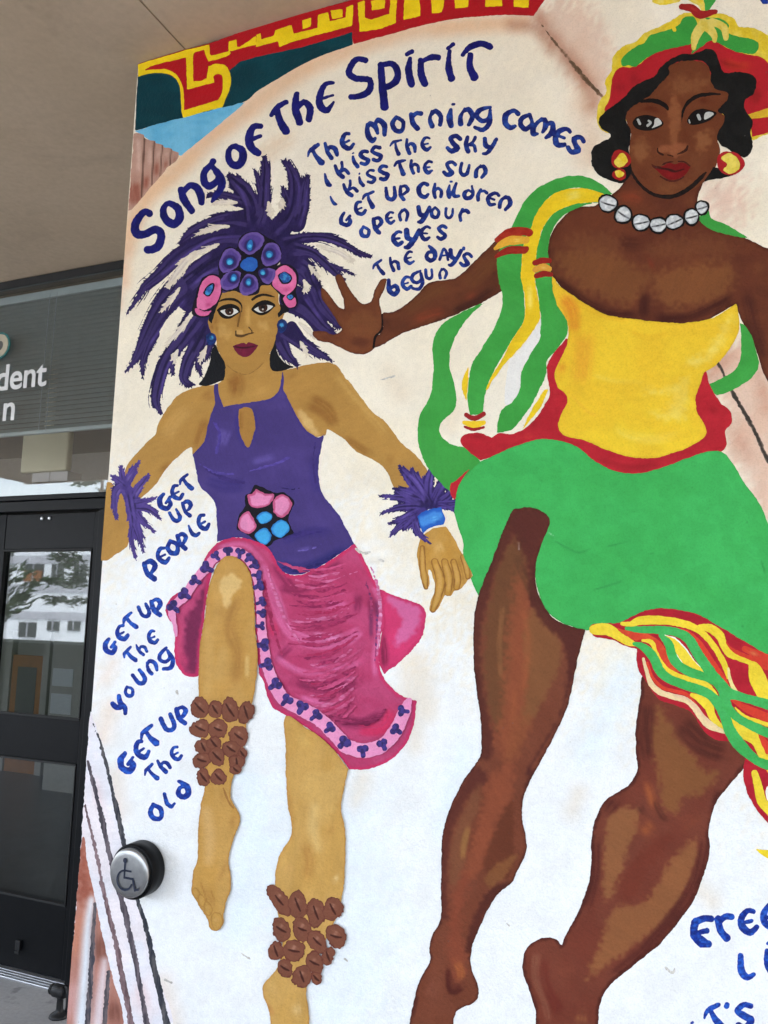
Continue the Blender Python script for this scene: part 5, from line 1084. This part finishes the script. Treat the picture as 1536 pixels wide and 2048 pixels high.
# ribbons
P('ribbon', 'E 1370,280! 1285,315 1200,355 1100,430 1060,530 1065,690 1045,840 982,955 970,1090 1000,1210 1060,1310 1180,1430! 1300,1350 1347,1230! 1270,1160 1170,1130 1107,1070 1110,1000 1190,920 1202,830 1167,690 1165,580 1210,460 1290,350', GR, GM + [('s', 'E 1010,1010,8 1030,1015,6', '2a6a30', 8, .6)], label='long green ribbon hanging from the arm')
P('ribbon', 'C 0,1362! 60,1232 150,1130 300,1062 380,1054 450,1062 540,1105 602,1165! 548,1172! 480,1140 380,1128 250,1165 160,1260 112,1372! C 72,1460 62,1536 F 55,130 75,255 70,390 0,500! E 1450,650 1395,760 1370,860 1364,952! 1281,957! 1270,870 1276,750 1296,650 1350,560 1430,432 1478,300 1475,220 1450,120 1442,0!', GR, GM, label='green ribbon over the shoulder')
P('ribbon', 'C 552,1168! 480,1140 380,1128 250,1165 160,1260 112,1370 72,1460 F 60,0 55,130 75,255 70,390 0,502! E 1470,630 1400,745 1372,815! 1400,790 1430,730 1500,642 F 0,605! 80,510 160,390 166,300 140,150 145,0! C 165,1440 200,1342 280,1262 400,1222 522,1212!', YE, YM + [('s', 'C 310,1185,24 420,1160,24|F 105,160,14 110,330,12', 'f0dc6c', 14, .8)], label='yellow ribbon over the shoulder')
P('ribbon', 'E 1276,655! 1242,735 1238,800 1262,870! 1272,760', YE, YM)
P('ribbon', 'C 522,1212! 400,1222 280,1262 200,1342 165,1440 148,1536 F 140,130 165,290 172,420 110,590 55,700 45,800 0,880! E 1480,920 1448,1000 1445,1062! 1520,1052 F 0,1045! 100,920 170,790 205,700 215,622 320,492 330,390 260,250 240,125! 217,0 C 218,1480 238,1390 300,1300 400,1243', GR, GM, label='inner green ribbon')
P('ribbon', 'F 216,800! 175,900 110,985 58,1052! 95,965 145,880 190,810', YE, YM)
P('ribbon', 'F 1368,405! 1400,420 1445,500 1480,640 1462,700 1400,760 1300,815 1228,838! 1165,775! 1250,735 1330,690 1370,620 1375,500', GR, GM)
P('ribbon', 'C 1182,1262! 1200,1310 1290,1350 1420,1430! 1330,1415 1200,1378 1130,1330 1125,1300', GR, GM)
P('white_gap', 'F 172,380! 165,500 110,590 55,700 48,800 0,875! E 1490,880 F -20,640 20,600 90,510 150,420', 'e9e6e0', var=.05)
K('armband', 'C -90,1440,15 -30,1400,24 20,1392,29 70,1388,24 102,1395,24', '9c2418', [('n', (14, 10), 'b83a24', .2, .6)], res=1.1, label='red and yellow armband')
K('armband', 'C -100,1490,12 -40,1452,24 20,1442,27 85,1440,20', 'e0a735', [('s', 'C 0,1445,10 60,1440,10', 'f0cf6a', 8, .8)], res=1.1)
K('armband', 'C -95,1540,12 -40,1508,22 20,1500,24 72,1500,22 90,1490,12', '8f1f18', [('n', (14, 10), 'a83422', .2, .6)], res=1.1)
K('armband', 'F 138,42,17 180,28,20 222,28,15|F 145,120,15 190,105,20 232,112,15', '93231c', res=1.1)
K('armband', 'F 140,82,17 185,66,22 225,78,15', 'dca03a', [('s', 'F 170,70,6 210,72,6', 'efcf80', 6, .8)], res=1.1)
K('ribbon_tie', 'E 1262,955,14 1310,975,15 1366,948,13|E 1252,1025,8 1305,1040,11 1365,1028,8', '9a2024', res=1.1)
K('ribbon_tie', 'E 1250,1000,14 1308,1010,21 1366,1000,14', 'edc62a', res=1.1)

# clothes
P('sash', 'E 1226,1115 1240,1078 1300,1060 1362,1066 1412,1090! 1460,1062 F 0,1068 80,1030 150,962 192,900 228,815 210,725 215,640 262,570 326,490! 500,600 1000,700 1142,700! 1166,692 1182,760 1242,870 1310,930 1318,1000 1280,1050 1288,1130 1262,1172! 1130,1200 900,1285 760,1320 620,1305 480,1240 400,1165 290,1120 150,1110 0,1165 E 1440,1195 1345,1228! 1262,1160', 'b8232f', [('n', (30, 30), 'a81c28', .25, .6), ('s', 'F 130,970,16 130,1040,14|E 1280,1080,14 1380,1090,12|F 1170,900,16 1250,950,20|F 500,1210,20 700,1270,20 900,1240,20', '8f1a22', 16, .5), ('s', 'F 60,1080,16 140,1080,14', 'c93a34', 10, .5)], label='red sash at the waist')
P('sash', 'j 1022,192! 960,235 900,300 832,345! 818,400 835,470 860,502 888,498! 895,420 935,320', 'b8232f', var=.1)
P('bodice', 'F 240,118! 300,190 400,260 500,322 600,362 800,387 950,402 1100,397 1200,372 1290,322 1346,283! 1366,400 1350,480 1290,580 1215,660 1150,700! 1130,765 1103,850 1110,930 1160,1020 1162,1080 1090,1130 1000,1170 850,1210 700,1202 560,1160 430,1106 320,1080 278,1022 300,940 332,880 322,830 270,780 260,690 300,600 336,500 326,380 272,300 245,200', 'ecc530',
  [('p', 'F 350,900 600,950 1100,880 1160,1060 900,1220 600,1180 330,1080', 'eecb30', 60, .7), ('s', 'F 290,220,30 360,330,46 360,480,36|F 310,620,24 290,720,24', 'db8526', 30, .95), ('s', 'F 430,420,60 420,620,60 400,800,50', 'e2a02c', 50, .75), ('s', 'F 700,450,14 820,490,14 950,450,10|F 360,260,14 520,340,20 700,390,14', 'd9a321', 18, .6), ('p', 'F 1330,380 1250,540 1180,620 1080,660 1060,635 1180,560 1260,420 1310,370', 'edd568', 26, .8), ('p', 'F 1050,735 1045,950 1020,980 900,980 830,940 920,920 960,830 830,830 800,800 950,790', 'ecd464', 24, .75), ('s', 'F 600,1010,10 680,1070,20 850,1100,26 1020,1060,14', 'eed660', 28, .6), ('s', 'F 480,710,10 620,750,12 800,760,10', 'f0d460', 12, .5), ('s', 'F 350,830,8 450,930,10 520,960,8', 'e0a83a', 12, .5), ('n', (50, 30), 'dfb028', .2, .4), ('e', 3, 'd4ac28', 3, .4)], var=.08, label='yellow strapless bodice')
P('green_skirt', 'E 1347,1232! 1440,1192 F 0,1150 150,1100 290,1110 400,1150 490,1226 620,1290 760,1306 900,1270 1130,1186 1262,1176 1340,1270 1400,1370 1462,1450 1510,1536 Z 1548,1080 1600,1200 1660,1300 1660,1400! 1600,1340 I 1536,880 1400,800 1250,710 1100,630 950,600 830,605 700,660 600,700 470,708 430,706 300,664 200,580 150,450 100,300 H 1400,400 1340,512! 1290,402 1302,380 1246,262 1246,190 1205,60 1190,0 j 870,560 890,430 940,305', '3fae55',
  [('n', (110, 80), '44b85f', .25, .6), ('n', (26, 20), '369c4b', .16, .3), ('s', 'I 250,170,5 330,215,4 400,245,5 480,215,3|I 560,210,4 700,175,3 690,165,5|I 820,250,5 860,248,3|I 480,470,3 620,430,6 670,410,4|F 175,1350,4|F 1080,1390,4|I 1385,685,5|I 1520,370,6 1490,275,4|I 1410,60,4', '24753c', 6, .5), ('s', 'H 1415,270,3 1420,280,2|I 215,120,2 260,150,2|I 190,190,2 190,230,2', 'd5e6d5', 2.5, .8), ('e', 2, '379a4a', 3, .5)], var=.05, edge=.6, label='large green skirt')

# bare legs
P('leg', 'I 0,-5 40,-22 90,-28 160,-12 215,25 230,70 215,105 180,190 147,300 143,430 190,560 280,660 440,708! 415,800 390,900 360,1050 330,1180 240,1370 170,1500 L 150,0 78,150 60,280 85,430 82,520 30,620 K 1536,690 1460,745 1390,850 1330,985 1290,1100 1292,1200 1327,1290 1332,1370 1300,1412 1212,1450 1188,1500 Z 890,2110 810,2110 K 915,1580 930,1480 960,1340 1000,1240 1047,1150 1040,1080 1060,1000 1110,900 1110,700 1116,450 1150,280 1220,120 1290,10 H 1300,1536 1345,1470! 1352,1400 1345,1230 1310,950 1305,700 1320,560 1360,430 1420,280 1480,120', '723c28',
  [('n', (40, 80), '7a4430', .25, .5),
   ('p', 'H 1440,350 1536,150 I 60,120 110,330 60,500 0,900 H 1480,1300 1400,1200 1370,900 1390,600', '6b4529', 22, .85),
   ('p', 'I 60,330 120,520 200,640 240,700 150,800 130,1100 60,1330 0,1480 H 1450,1400 1480,1100 1500,800 I 0,500', '8e4c30', 36, .85),
   ('p', 'I 130,560 230,680 285,760 295,860 260,980 210,1080 120,1240 60,1260 90,1000 70,760', '7e5130', 18, .9),
   ('p', 'I 20,1250 110,1230 60,1420 H 1500,1490', '8a4e2f', 26, .6), ('s', 'I 60,560,14 100,800,20 60,1100,16|I 20,1050,14 0,1300,14', '9a5633', 24, .6), ('s', 'I 20,250,20 60,350,24 150,560,20', '5b3a24', 16, .8), ('s', 'H 1480,560,14 1460,800,14 1470,1000,12', '8a5b37', 12, .8),
   ('p', 'I -20,20 60,-30 160,-20 230,40 215,110 180,190 148,300 143,430 100,400 70,250 0,120', '53251f', 22, .85),
   ('p', 'I 143,300 150,430 200,560 280,655 450,700 430,760 350,1050 300,1190 180,1420 120,1536 L 160,-10 100,120 85,100 I 110,1500 250,1300 310,1120 330,900 290,760 200,680 100,520', '52261f', 14, .9),
   ('p', 'H 1560,20 1480,120 1420,280 1355,430 1310,560 1300,700 1305,950 1340,1230 1350,1400 1345,1470 1400,1480 1420,1400 1390,1200 1350,950 1350,700 1380,560 1440,350 1536,150', '552820', 14, .85),
   ('p', 'K 1300,0 1220,120 1150,280 1112,450 1108,700 1108,900 1150,880 1150,650 1160,480 1200,320 1290,160 1400,60', '552720', 18, .75),
   ('p', 'K 1340,90 1240,260 1180,420 1160,640 1190,720 1240,640 1260,420 1340,240', '7a4a31', 18, .85), ('s', 'K 1280,340,14 1250,450,20 1240,560,14', '95683a', 12, .85),
   ('p', 'K 1420,40 1536,-10 1536,180 1450,330 1400,480 1330,640 1260,640 1290,480 1350,260', '8d4a30', 26, .85), ('p', 'K 1536,200 1536,620 1450,640 1370,620 1400,470', '63321f', 14, .85), ('p', 'K 1536,520 L 20,560 K 1420,720 1380,640', '84532f', 12, .8),
   ('p', 'K 1230,640 1280,680 1250,800 1220,950 1260,1090 1240,1260 1200,1280 1160,1160 1150,980 1180,800', '87432d', 26, .75), ('s', 'K 1200,1150,24 1230,1230,24 1215,1280,12', 'a05a32', 14, .85), ('s', 'K 1150,1190,12 1175,1330,30 1245,1300,24', '4f2019', 12, .9), ('p', 'K 1536,690 1460,745 1385,860 1330,985 1290,1100 1260,1080 1290,950 1350,800 1440,700', '4f241c', 12, .85), ('s', 'K 1040,1400,50 1090,1250,30', '844a36', 24, .7), ('s', 'K 965,1350,16 930,1500,20', '4f241c', 12, .8),
   ('s', 'I 38,180,3 40,225,3', 'b9a9a4', 3, .7, 1), ('e', 3, '45201a', 4, .7)], label='raised dark brown leg')
P('leg', 'I 782,985 772,1100 742,1280 746,1450 752,1536 L 742,40 690,110 570,190 502,300 477,430 475,560 460,690 390,880 320,1010 297,1062! 258,1025 190,1018 110,1058 68,1130 68,1230 110,1350 140,1460 146,1570 Z 1085,2110 1185,2110 L 515,1545 525,1430 580,1312 720,1190 870,1072 1000,922 1080,812 1150,640 1186,500 1180,380 1220,220 1290,120 1392,0 I 1430,1480! 1460,1300! 1150,1050! 900,930!', '713627',
  [('n', (50, 70), '77402f', .25, .5), ('p', 'I 860,1200 900,1180 1000,1350 1150,1536 L 1230,40 1150,150 1030,180 980,280 910,230 880,60 I 850,1400', '84542f', 26, .9), ('s', 'I 820,1130,40 800,1350,40 I 820,1500,30|I 1000,1250,60 1150,1400,60 1300,1450,50', '4c2219', 30, .8), ('p', 'L 600,260 730,240 760,300 700,480 640,680 560,800 545,600 560,420', '905d38', 20, .9), ('p', 'L 1100,430 1100,560 1000,800 870,960 700,1090 500,1230 450,1260 520,1080 610,850 800,800 950,560', '8f5b36', 22, .9), ('s', 'L 770,330,50 850,400,40|L 1060,330,50 1100,300,36|L 800,60,20 860,260,24', 'a2572f', 30, .85), ('p', 'L 850,430 960,420 800,640 720,800 640,760 650,660', '703223', 24, .8), ('s', 'L 1160,420,24 1100,680,36 960,900,36 760,1120,36 600,1250,30|L 500,420,30 500,650,26 440,850,30|L 1260,120,36 1200,300,30|L 640,180,40 560,280,30', '52231c', 22, .85), ('s', 'L 850,180,14 900,290,16 950,310,14|L 760,220,20 800,280,14', '4c241a', 12, .7), ('s', 'L 150,1100,26 140,1250,24 200,1420,20 220,1536,18', '85503c', 16, .8), ('s', 'L 200,1130,20 200,1280,24 260,1420,34 300,1480,40', '6a2a20', 20, .8), ('s', 'L 320,1170,50 320,1270,50', '83432f', 30, .7), ('s', 'L 410,1536,40 420,1470,30', '9a6038', 16, .8), ('e', 5, '481f19', 6, .75)], label='standing dark brown leg')

# frill of the skirt
P('skirt_frill', 'I 466,700 490,672 560,668 640,664 720,628 820,586 950,580 1100,610 1250,690 1400,780 1536,860 Z 1600,1350 1660,1420 1660,1700 1600,1720 L 1600,380 1536,332 1450,222 1398,110 1388,10 I 1400,1470! 1310,1378! 1220,1366 1140,1300 1080,1205 970,1158 880,1122 800,1010 752,930 748,822! 680,805 600,765 500,748', 'b5202f', [('n', (20, 20), 'a01a28', .25, .6)], var=.08, label='striped frill of the green skirt')
YF2, GF, OF = 'efd43c', '3fab52', 'd8402c'
yy = [('n', (20, 14), 'e8c62c', .2, .5)]
K('frill_stripe', 'k 0,225,40 140,270,44 290,272,28 400,350,42 470,470,44 540,575,34 620,625,10', 'd9502f', [('n', (16, 12), 'cf3c2a', .2, .7)], res=1.2)
K('frill_stripe', 'I 492,706,28 530,702,36 580,708,34 640,745,26 700,780,24 755,800,8', YF2, yy, res=1.2)
K('frill_stripe', 'k 45,140,20 130,145,28 240,108,44 450,105,42 650,135,40 800,190,34 900,270,30 1000,400,30 1085,545,30 1130,690,20', YF2, yy, res=1.2)
K('frill_stripe', 'k 560,185,8 700,220,20 800,320,40 900,460,42 1000,610,42 1080,710,30 1135,790,12', OF, res=1.2)
K('frill_stripe', 'k 1085,295,16 1130,400,34 1250,465,36 1400,525,40 1545,575,50|k 1300,400,30 1420,450,40 1550,500,40', 'd43e2c', [('s', 'k 1330,420,20 1450,470,14', 'd9a060', 14, .6)], res=1.2)
K('frill_stripe', 'k 835,170,24 950,190,46 1045,265,44 1080,365,34 1150,455,36 1250,500,26 1350,540,26 1400,600,60 1430,700,86 1490,830,80 1560,920,60', YF2, yy, res=1.2)
K('frill_stripe', 'k 455,262,14 560,320,42 640,420,62 730,540,58 815,605,40 935,665,8', 'f0f2e8', res=1.2)
K('frill_stripe', 'k 455,262,10 560,322,34 640,420,50 730,540,52 815,608,36 935,668,6', YF2, yy, res=1.2)
K('frill_stripe', 'k 250,312,14 340,330,26 390,430,18 440,545,26 520,640,36 650,695,36 800,735,36 920,780,30 1010,870,14', YF2, yy, res=1.2)
K('frill_stripe', 'k 300,540,12 355,690,16 450,790,20 600,835,20 710,870,20 800,980,14 900,1105,10', OF, res=1.2)
K('frill_stripe', 'k 755,870,20 860,920,44 930,990,48 965,1090,38 1040,1190,30 1095,1245,8', YF2, yy, res=1.2)
K('frill_stripe', 'k 260,500,12 290,620,20 340,760,26 430,840,28 560,885,30 700,925,30 790,1005,32 860,1105,36 960,1190,40 1110,1262,12', 'ecd2a0', [('s', 'k 560,870,20 690,900,16 800,1000,14 960,1180,16', 'e3b59a', 12, .7)], res=1.2)
K('frill_stripe', 'k 1130,600,12 1145,700,20 1185,800,20 1235,850,10', 'efdc90', res=1.1)
K('frill_stripe', 'k 1165,915,16 1300,1000,36 1450,1070,46 1550,1110,50', 'd43e2c', res=1.2)
K('frill_stripe', 'k 1200,1000,10 1300,1090,16 1450,1145,20 1545,1180,20', YF2, yy, res=1.2)
K('frill_stripe', 'k 1165,1110,14 1210,1190,50 1300,1260,60 1420,1330,62 1480,1450,56 1540,1560,56 1580,1640,50', YF2, yy, res=1.2)
K('frill_stripe', 'k 1440,1260,10 1490,1340,30 1545,1440,44', 'd43e2c', res=1.2)
gm = [('n', (26, 16), '4db965', .2, .5)]
K('frill_stripe', 'k 90,190,22 250,202,36 450,206,42 620,235,46 730,305,52 800,420,52 880,545,52 970,670,54 1060,780,62 1130,850,60 1250,885,46 1400,930,46 1560,975,54', GF, gm, res=1.2)
K('frill_stripe', 'k 435,258,20 520,350,44 560,480,48 625,570,46 750,640,46 900,690,42 1000,740,40', GF, gm, res=1.2)
K('frill_stripe', 'k 165,345,18 270,385,42 370,500,48 420,610,48 500,690,46 650,755,46 800,805,48 930,860,46 1030,960,52 1090,1080,54 1140,1220,58 1225,1360,64 1325,1460,56 1420,1540,44 1540,1590,50', GF, gm, res=1.2)
K('frill_stripe', 'k 1080,800,60 1120,980,46 1200,1085,42 1330,1165,44 1560,1270,50', GF, gm, res=1.2)
K('frill_stripe', 'L 1455,30,20 1480,120,26 1500,200,28 1560,270,30', YF2, yy, res=1.2)
P('white_gap', 'L 1522,130 1545,110 1560,200 1530,190', 'f2f0ea', var=.04)
K('yellow_tip', 'L 1490,500,10 1530,515,24 1570,520,30|L 1470,490,3 1500,505,8', 'ecd02c', res=1.2)

# ------------------------------------------------------------------ head of the second dancer
P('headscarf_edge', 'C 578,800 525,765 508,700 512,640 530,592 562,560 562,480 598,425 608,345 660,282 740,250 792,200 880,160 962,120 1020,82 1080,78 1140,100 1250,78 1330,112 1362,160 1450,168 1540,212 Z 1580,90 1620,160 1600,240 1560,280 C 1536,805 1450,842! 1350,800! 1000,500! 640,760!', 'e3c62c', [('n', (18, 18), 'eedc70', .25, .6), ('n', (8, 8), 'cfae24', .2, .5)], var=.12, edge=1.0, label='yellow edge of the headscarf')
P('headscarf', 'C 560,668 590,580 602,470 645,408 750,396 850,320 950,290 1080,262 1200,244 1300,292 1400,322 1500,345 1550,390 Z 1590,170 1580,240 1545,262 C 1440,822! 1425,760 1300,600! 900,560! 700,640', RE, [('s', 'C 660,470,40 640,580,30|C 780,440,50 700,520,24', '831820', 30, .6), ('s', 'C 1260,360,30 1350,400,30 1450,400,40', 'b83a22', 24, .7), ('s', 'C 1240,350,14 1300,390,16 1400,410,12|C 1480,520,30 1440,640,30', '7d1a18', 20, .6), ('s', 'C 900,350,20 1020,310,20', 'bd2a2c', 20, .5)], var=.1, label='red part of the headscarf')
P('headscarf', 'C 660,392 668,340 740,282 792,258 832,210 930,182 1000,150 1030,106 1090,100 1116,150 1110,200 1080,262 950,292 850,322 780,372 745,405! 700,392', GR, [('s', 'C 1000,250,24 1080,150,24', '2f8a34', 24, .4)], label='green part of the headscarf')
P('headscarf', 'C 1078,322! 1110,220 1150,120 1200,108 1255,112 1302,150 1302,200 1450,240 1480,272 1452,322 1350,312 1250,262 1190,242 1140,280', GR)
K('headscarf_tie', 'C 960,140,12 975,180,10', 'e3c62c', res=1.1)
K('headscarf_tie', 'C 1150,140,30 1105,210,28 1090,290,12|C 1170,150,34 1210,205,22 1216,245,12|C 1200,130,22 1270,165,24 1284,230,16', 'e2cf6a', [('n', (10, 12), 'd6b93c', .2, .6)], res=1.1, label='pale yellow knot of the headscarf')
K('headscarf_tie', 'C 1160,95,8 1165,40,26 1195,-20,36 1215,-60,30', GR, GM, res=1.1)
K('headscarf_tie', 'C 1148,65,10 1130,15,22 1080,-15,26 1040,-40,20|C 855,5,14 900,10,20 990,-10,24', 'e6cb34', [('n', (10, 12), 'f0e08c', .2, .6)], res=1.1)
K('headscarf_tie', 'C 1020,40,18 1080,50,24 1130,88,26 1220,70,14', '9c2222', [('s', 'C 1060,40,8 1120,70,8', 'b93a34', 6, .6)], res=1.1)
K('headscarf_tie', 'C 1415,702,16 1470,690,20 1560,672,28', 'e3c62c', [('n', (10, 12), 'c9982c', .2, .6)], res=1.1)
P('face', 'C 690,740 680,690 700,640 760,590 830,560 900,490 935,430 950,390 1050,365 1150,375 1192,440 1196,500 1290,540 1290,620 1240,660 1278,700 1265,760 1232,830 1252,900 1222,1000 1165,1080 1095,1130 1000,1172 920,1182 830,1152 760,1092 715,1020 702,900 712,800', BK,
  [('n', (40, 40), '6e3d23', .25, .5), ('p', 'h 830,80 1000,90 1180,80 1200,170 1000,260 850,230', '7d4c2d', 36, .85), ('s', 'h 500,420,24 620,390,30 760,440,24|h 640,660,40 740,700,30|h 960,620,30 1000,720,30|h 1080,300,30 1250,320,30', '54200f', 26, .8), ('p', 'h 830,300 910,320 930,500 900,680 880,780 820,740 810,520', '8a5332', 16, .9), ('p', 'h 690,790 770,770 960,760 990,800 930,850 860,890 800,860 720,850', '935737', 14, .85), ('p', 'h 440,740 560,720 590,830 540,920 440,860', '865432', 24, .9), ('p', 'h 1100,640 1220,620 1230,740 1130,830 1090,740', '8a5734', 22, .9), ('s', 'h 470,1000,40 620,1150,40', '502014', 40, .5), ('p', 'h 700,1180 900,1160 1050,1140 900,1260 760,1270', '7a4a2a', 30, .6), ('p', 'h 1000,880 1150,860 1180,980 1080,1080', '74452a', 30, .5), ('s', 'h 1240,900,30 1220,1010,26', '4a1f16', 30, .5), ('s', 'h 420,560,20 390,520,14', '7d4a2a', 16, .6), ('s', 'h 1370,230,30 1330,330,20', '87502e', 24, .6)], var=.1, label='dark brown painted face')
K('jaw_line', 'h 420,1010,8 440,1070,12 520,1180,15 640,1270,19 780,1300,21 900,1278,23 1020,1210,21 1120,1120,22 1185,1050,12', '17100d', [('n', (8, 8), '2c1a12', .2, .6)], res=1.1)
P('hair', 'C 852,460 740,512 680,580 600,640 530,700 528,760 590,802! 580,832 500,872 474,932 490,1010 540,1062 622,1096 672,1090 716,1032 702,900 716,800 682,720 700,662 800,592 850,550 902,490 942,440 942,400 1000,370 1080,362 1150,372 1190,430 1192,490 1230,540 1292,552 1290,600 1235,660 1272,692 1270,740 1230,820 1252,872 1292,892 1330,920 1400,946 1442,900 1440,840 1430,790 1442,730 1400,662 1395,602 1452,560 1466,490 1440,450 1360,430 1272,436 1240,360 1222,312 1180,290 1100,320 1000,330 930,368 880,418', '131312', [('n', (20, 20), '1f1e1d', .2, .5), ('s', 'h 1500,120,4 1520,140,3|h 530,300,8 550,310,6|h 220,650,12 250,640,10', '4a4846', 5, .6)], var=.3, edge=1.0, label='black wavy hair')
P('hair', 'C 1205,1000! 1280,1018 1332,1050 1235,1072 1155,1088!', '131312', var=.3)
P('eye', 'h 435,545 480,482 570,460 660,478 735,515 752,560 690,600 590,622 490,606', '15100e', res=1.0, edge=.3)
P('eye', 'h 995,525 1045,432 1130,398 1220,408 1298,440 1240,505 1150,545 1050,562', '15100e', res=1.0, edge=.3)
P('eye_white', 'h 664,505 700,495 736,545 696,574 625,600! 655,560', 'c3c3bd', res=.8, edge=.2)
P('eye_white', 'h 1180,440 1238,430 1266,452 1218,490 1170,506', 'c3c3bd', res=.8, edge=.2)
K('eye_white', 'h 492,510,12 510,550,14|h 600,520,12 620,540,14 590,570,14', 'a9aaa6', res=.8, edge=.2)
K('eye_white', 'h 1108,465,16 1122,500,16|h 1014,512,7 1022,540,8', 'b3b4b0', res=.8, edge=.2)
K('eyebrow', 'h 530,320,18 640,312,24 720,335,26 780,375,24 795,405,10', '17100d', res=1.1)
K('eyebrow', 'h 938,540,4 945,465,9 960,400,14 1010,325,20 1100,268,21 1200,248,19 1330,246,7', '17100d', res=1.1)
K('nose_line', 'h 692,800,6 698,840,11 745,868,9|h 798,870,6 850,884,7|h 1000,780,9 988,812,12 950,842,11 895,862,7', '2c160f', [('n', (6, 6), '4a2214', .2, .6)], res=1.0)
P('lips', 'h 650,990 740,985 810,948 870,962 930,946 1000,960 1032,992 1010,1020 1000,1045 930,1108 820,1122 740,1080 690,1030', '741214', [('s', 'h 760,1060,30 900,1070,34', '8e1c1e', 16, .7), ('s', 'h 640,985,8 720,1005,9 800,1018,10 830,1028,14 880,1038,8 960,1015,4', '2c0f0d', 6, .95, 1)], res=1.0, edge=.4)
K('lip_line', 'h 635,970,8 660,990,14 720,1000,9|h 745,968,5 790,945,8 850,940,6|h 905,936,7 970,942,9 1025,985,9|h 720,1092,8 820,1136,12 900,1128,11 960,1095,5', '3d1a13', [('n', (6, 6), '5a2417', .2, .7)], res=1.0)
EL('earring', 'h', [(315, 915, 100, 98, 0), (300, 1070, 74, 60, 0)], '9c1f1e', None, res=1.2)
EL('earring', 'C', [(1310, 978, 84, 72, 20)], 'a81f24', None, res=1.2)
yl = [('n', (8, 8), 'f0dc6c', .2, .6)]
P('earring_centre', 'h 245,930 280,892 320,850 362,870 386,930 350,972 300,996 258,970', 'e2c22c', yl, res=1.0)
P('earring_centre', 'h 255,1040 300,1022 356,1062 300,1102 265,1085', 'e2c22c', yl, res=1.0)
P('earring_centre', 'C 1255,950 1300,918 1350,950 1366,1010 1312,1045 1266,1022 1290,985', 'e2cc50', yl, res=1.0)
nk = [(575, 1222, 50, 46, 20), (668, 1288, 44, 48, 30), (775, 1335, 48, 45, 0), (877, 1350, 46, 42, 0), (975, 1330, 50, 38, -10), (1078, 1300, 38, 44, 0), (1140, 1245, 32, 36, 0)]
EL('necklace_outline', 'C', [(a, b, c + 13, d + 11, e) for a, b, c, d, e in nk], '15110f', None, res=1.2)
EL('necklace_shell', 'C', nk, 'dcdedd', lambda cx, cy, rx, ry, a: [('s', 'C %d,%d,3 %d,%d,5 %d,%d,4' % (cx - rx * .8, cy + 10 - a * 60, cx, cy + 4, cx + rx * .9, cy - 6 + a * 60), '232325', 4, .95, 1), ('n', (6, 6), 'a9adb0', .2, .6), ('e', 1.5, '8d9296', 2, .5)], res=1.0)
print('PAINT', STATS, 'max coats', int(OCC.max()))

# scuffs and pencil ghosts on the white
CUR = mural
for q in ('Z 712,1098,2 726,1106,3 740,1104,1.5', 'Z 755,1118,1.5 766,1122,2', 'Z 354,1382,2 356,1388,2.5', 'Z 690,1918,2.5 694,1922,3', 'Z 1010,1842,1 1018,1852,2', 'Z 1330,1935,2 1345,1945,2.5 1350,1935,1', 'Z 296,730,2', 'Z 232,1208,1.5', 'Z 480,1905,1 500,1918,1.5', 'Z 760,760,1.2 790,752,1', 'Z 330,1960,2 342,1966,2'):
    K('scuff', q, 'b7b2a8', [('n', (3, 3), 'e6e2da', .2, .7)], edge=1.2, res=1.2)
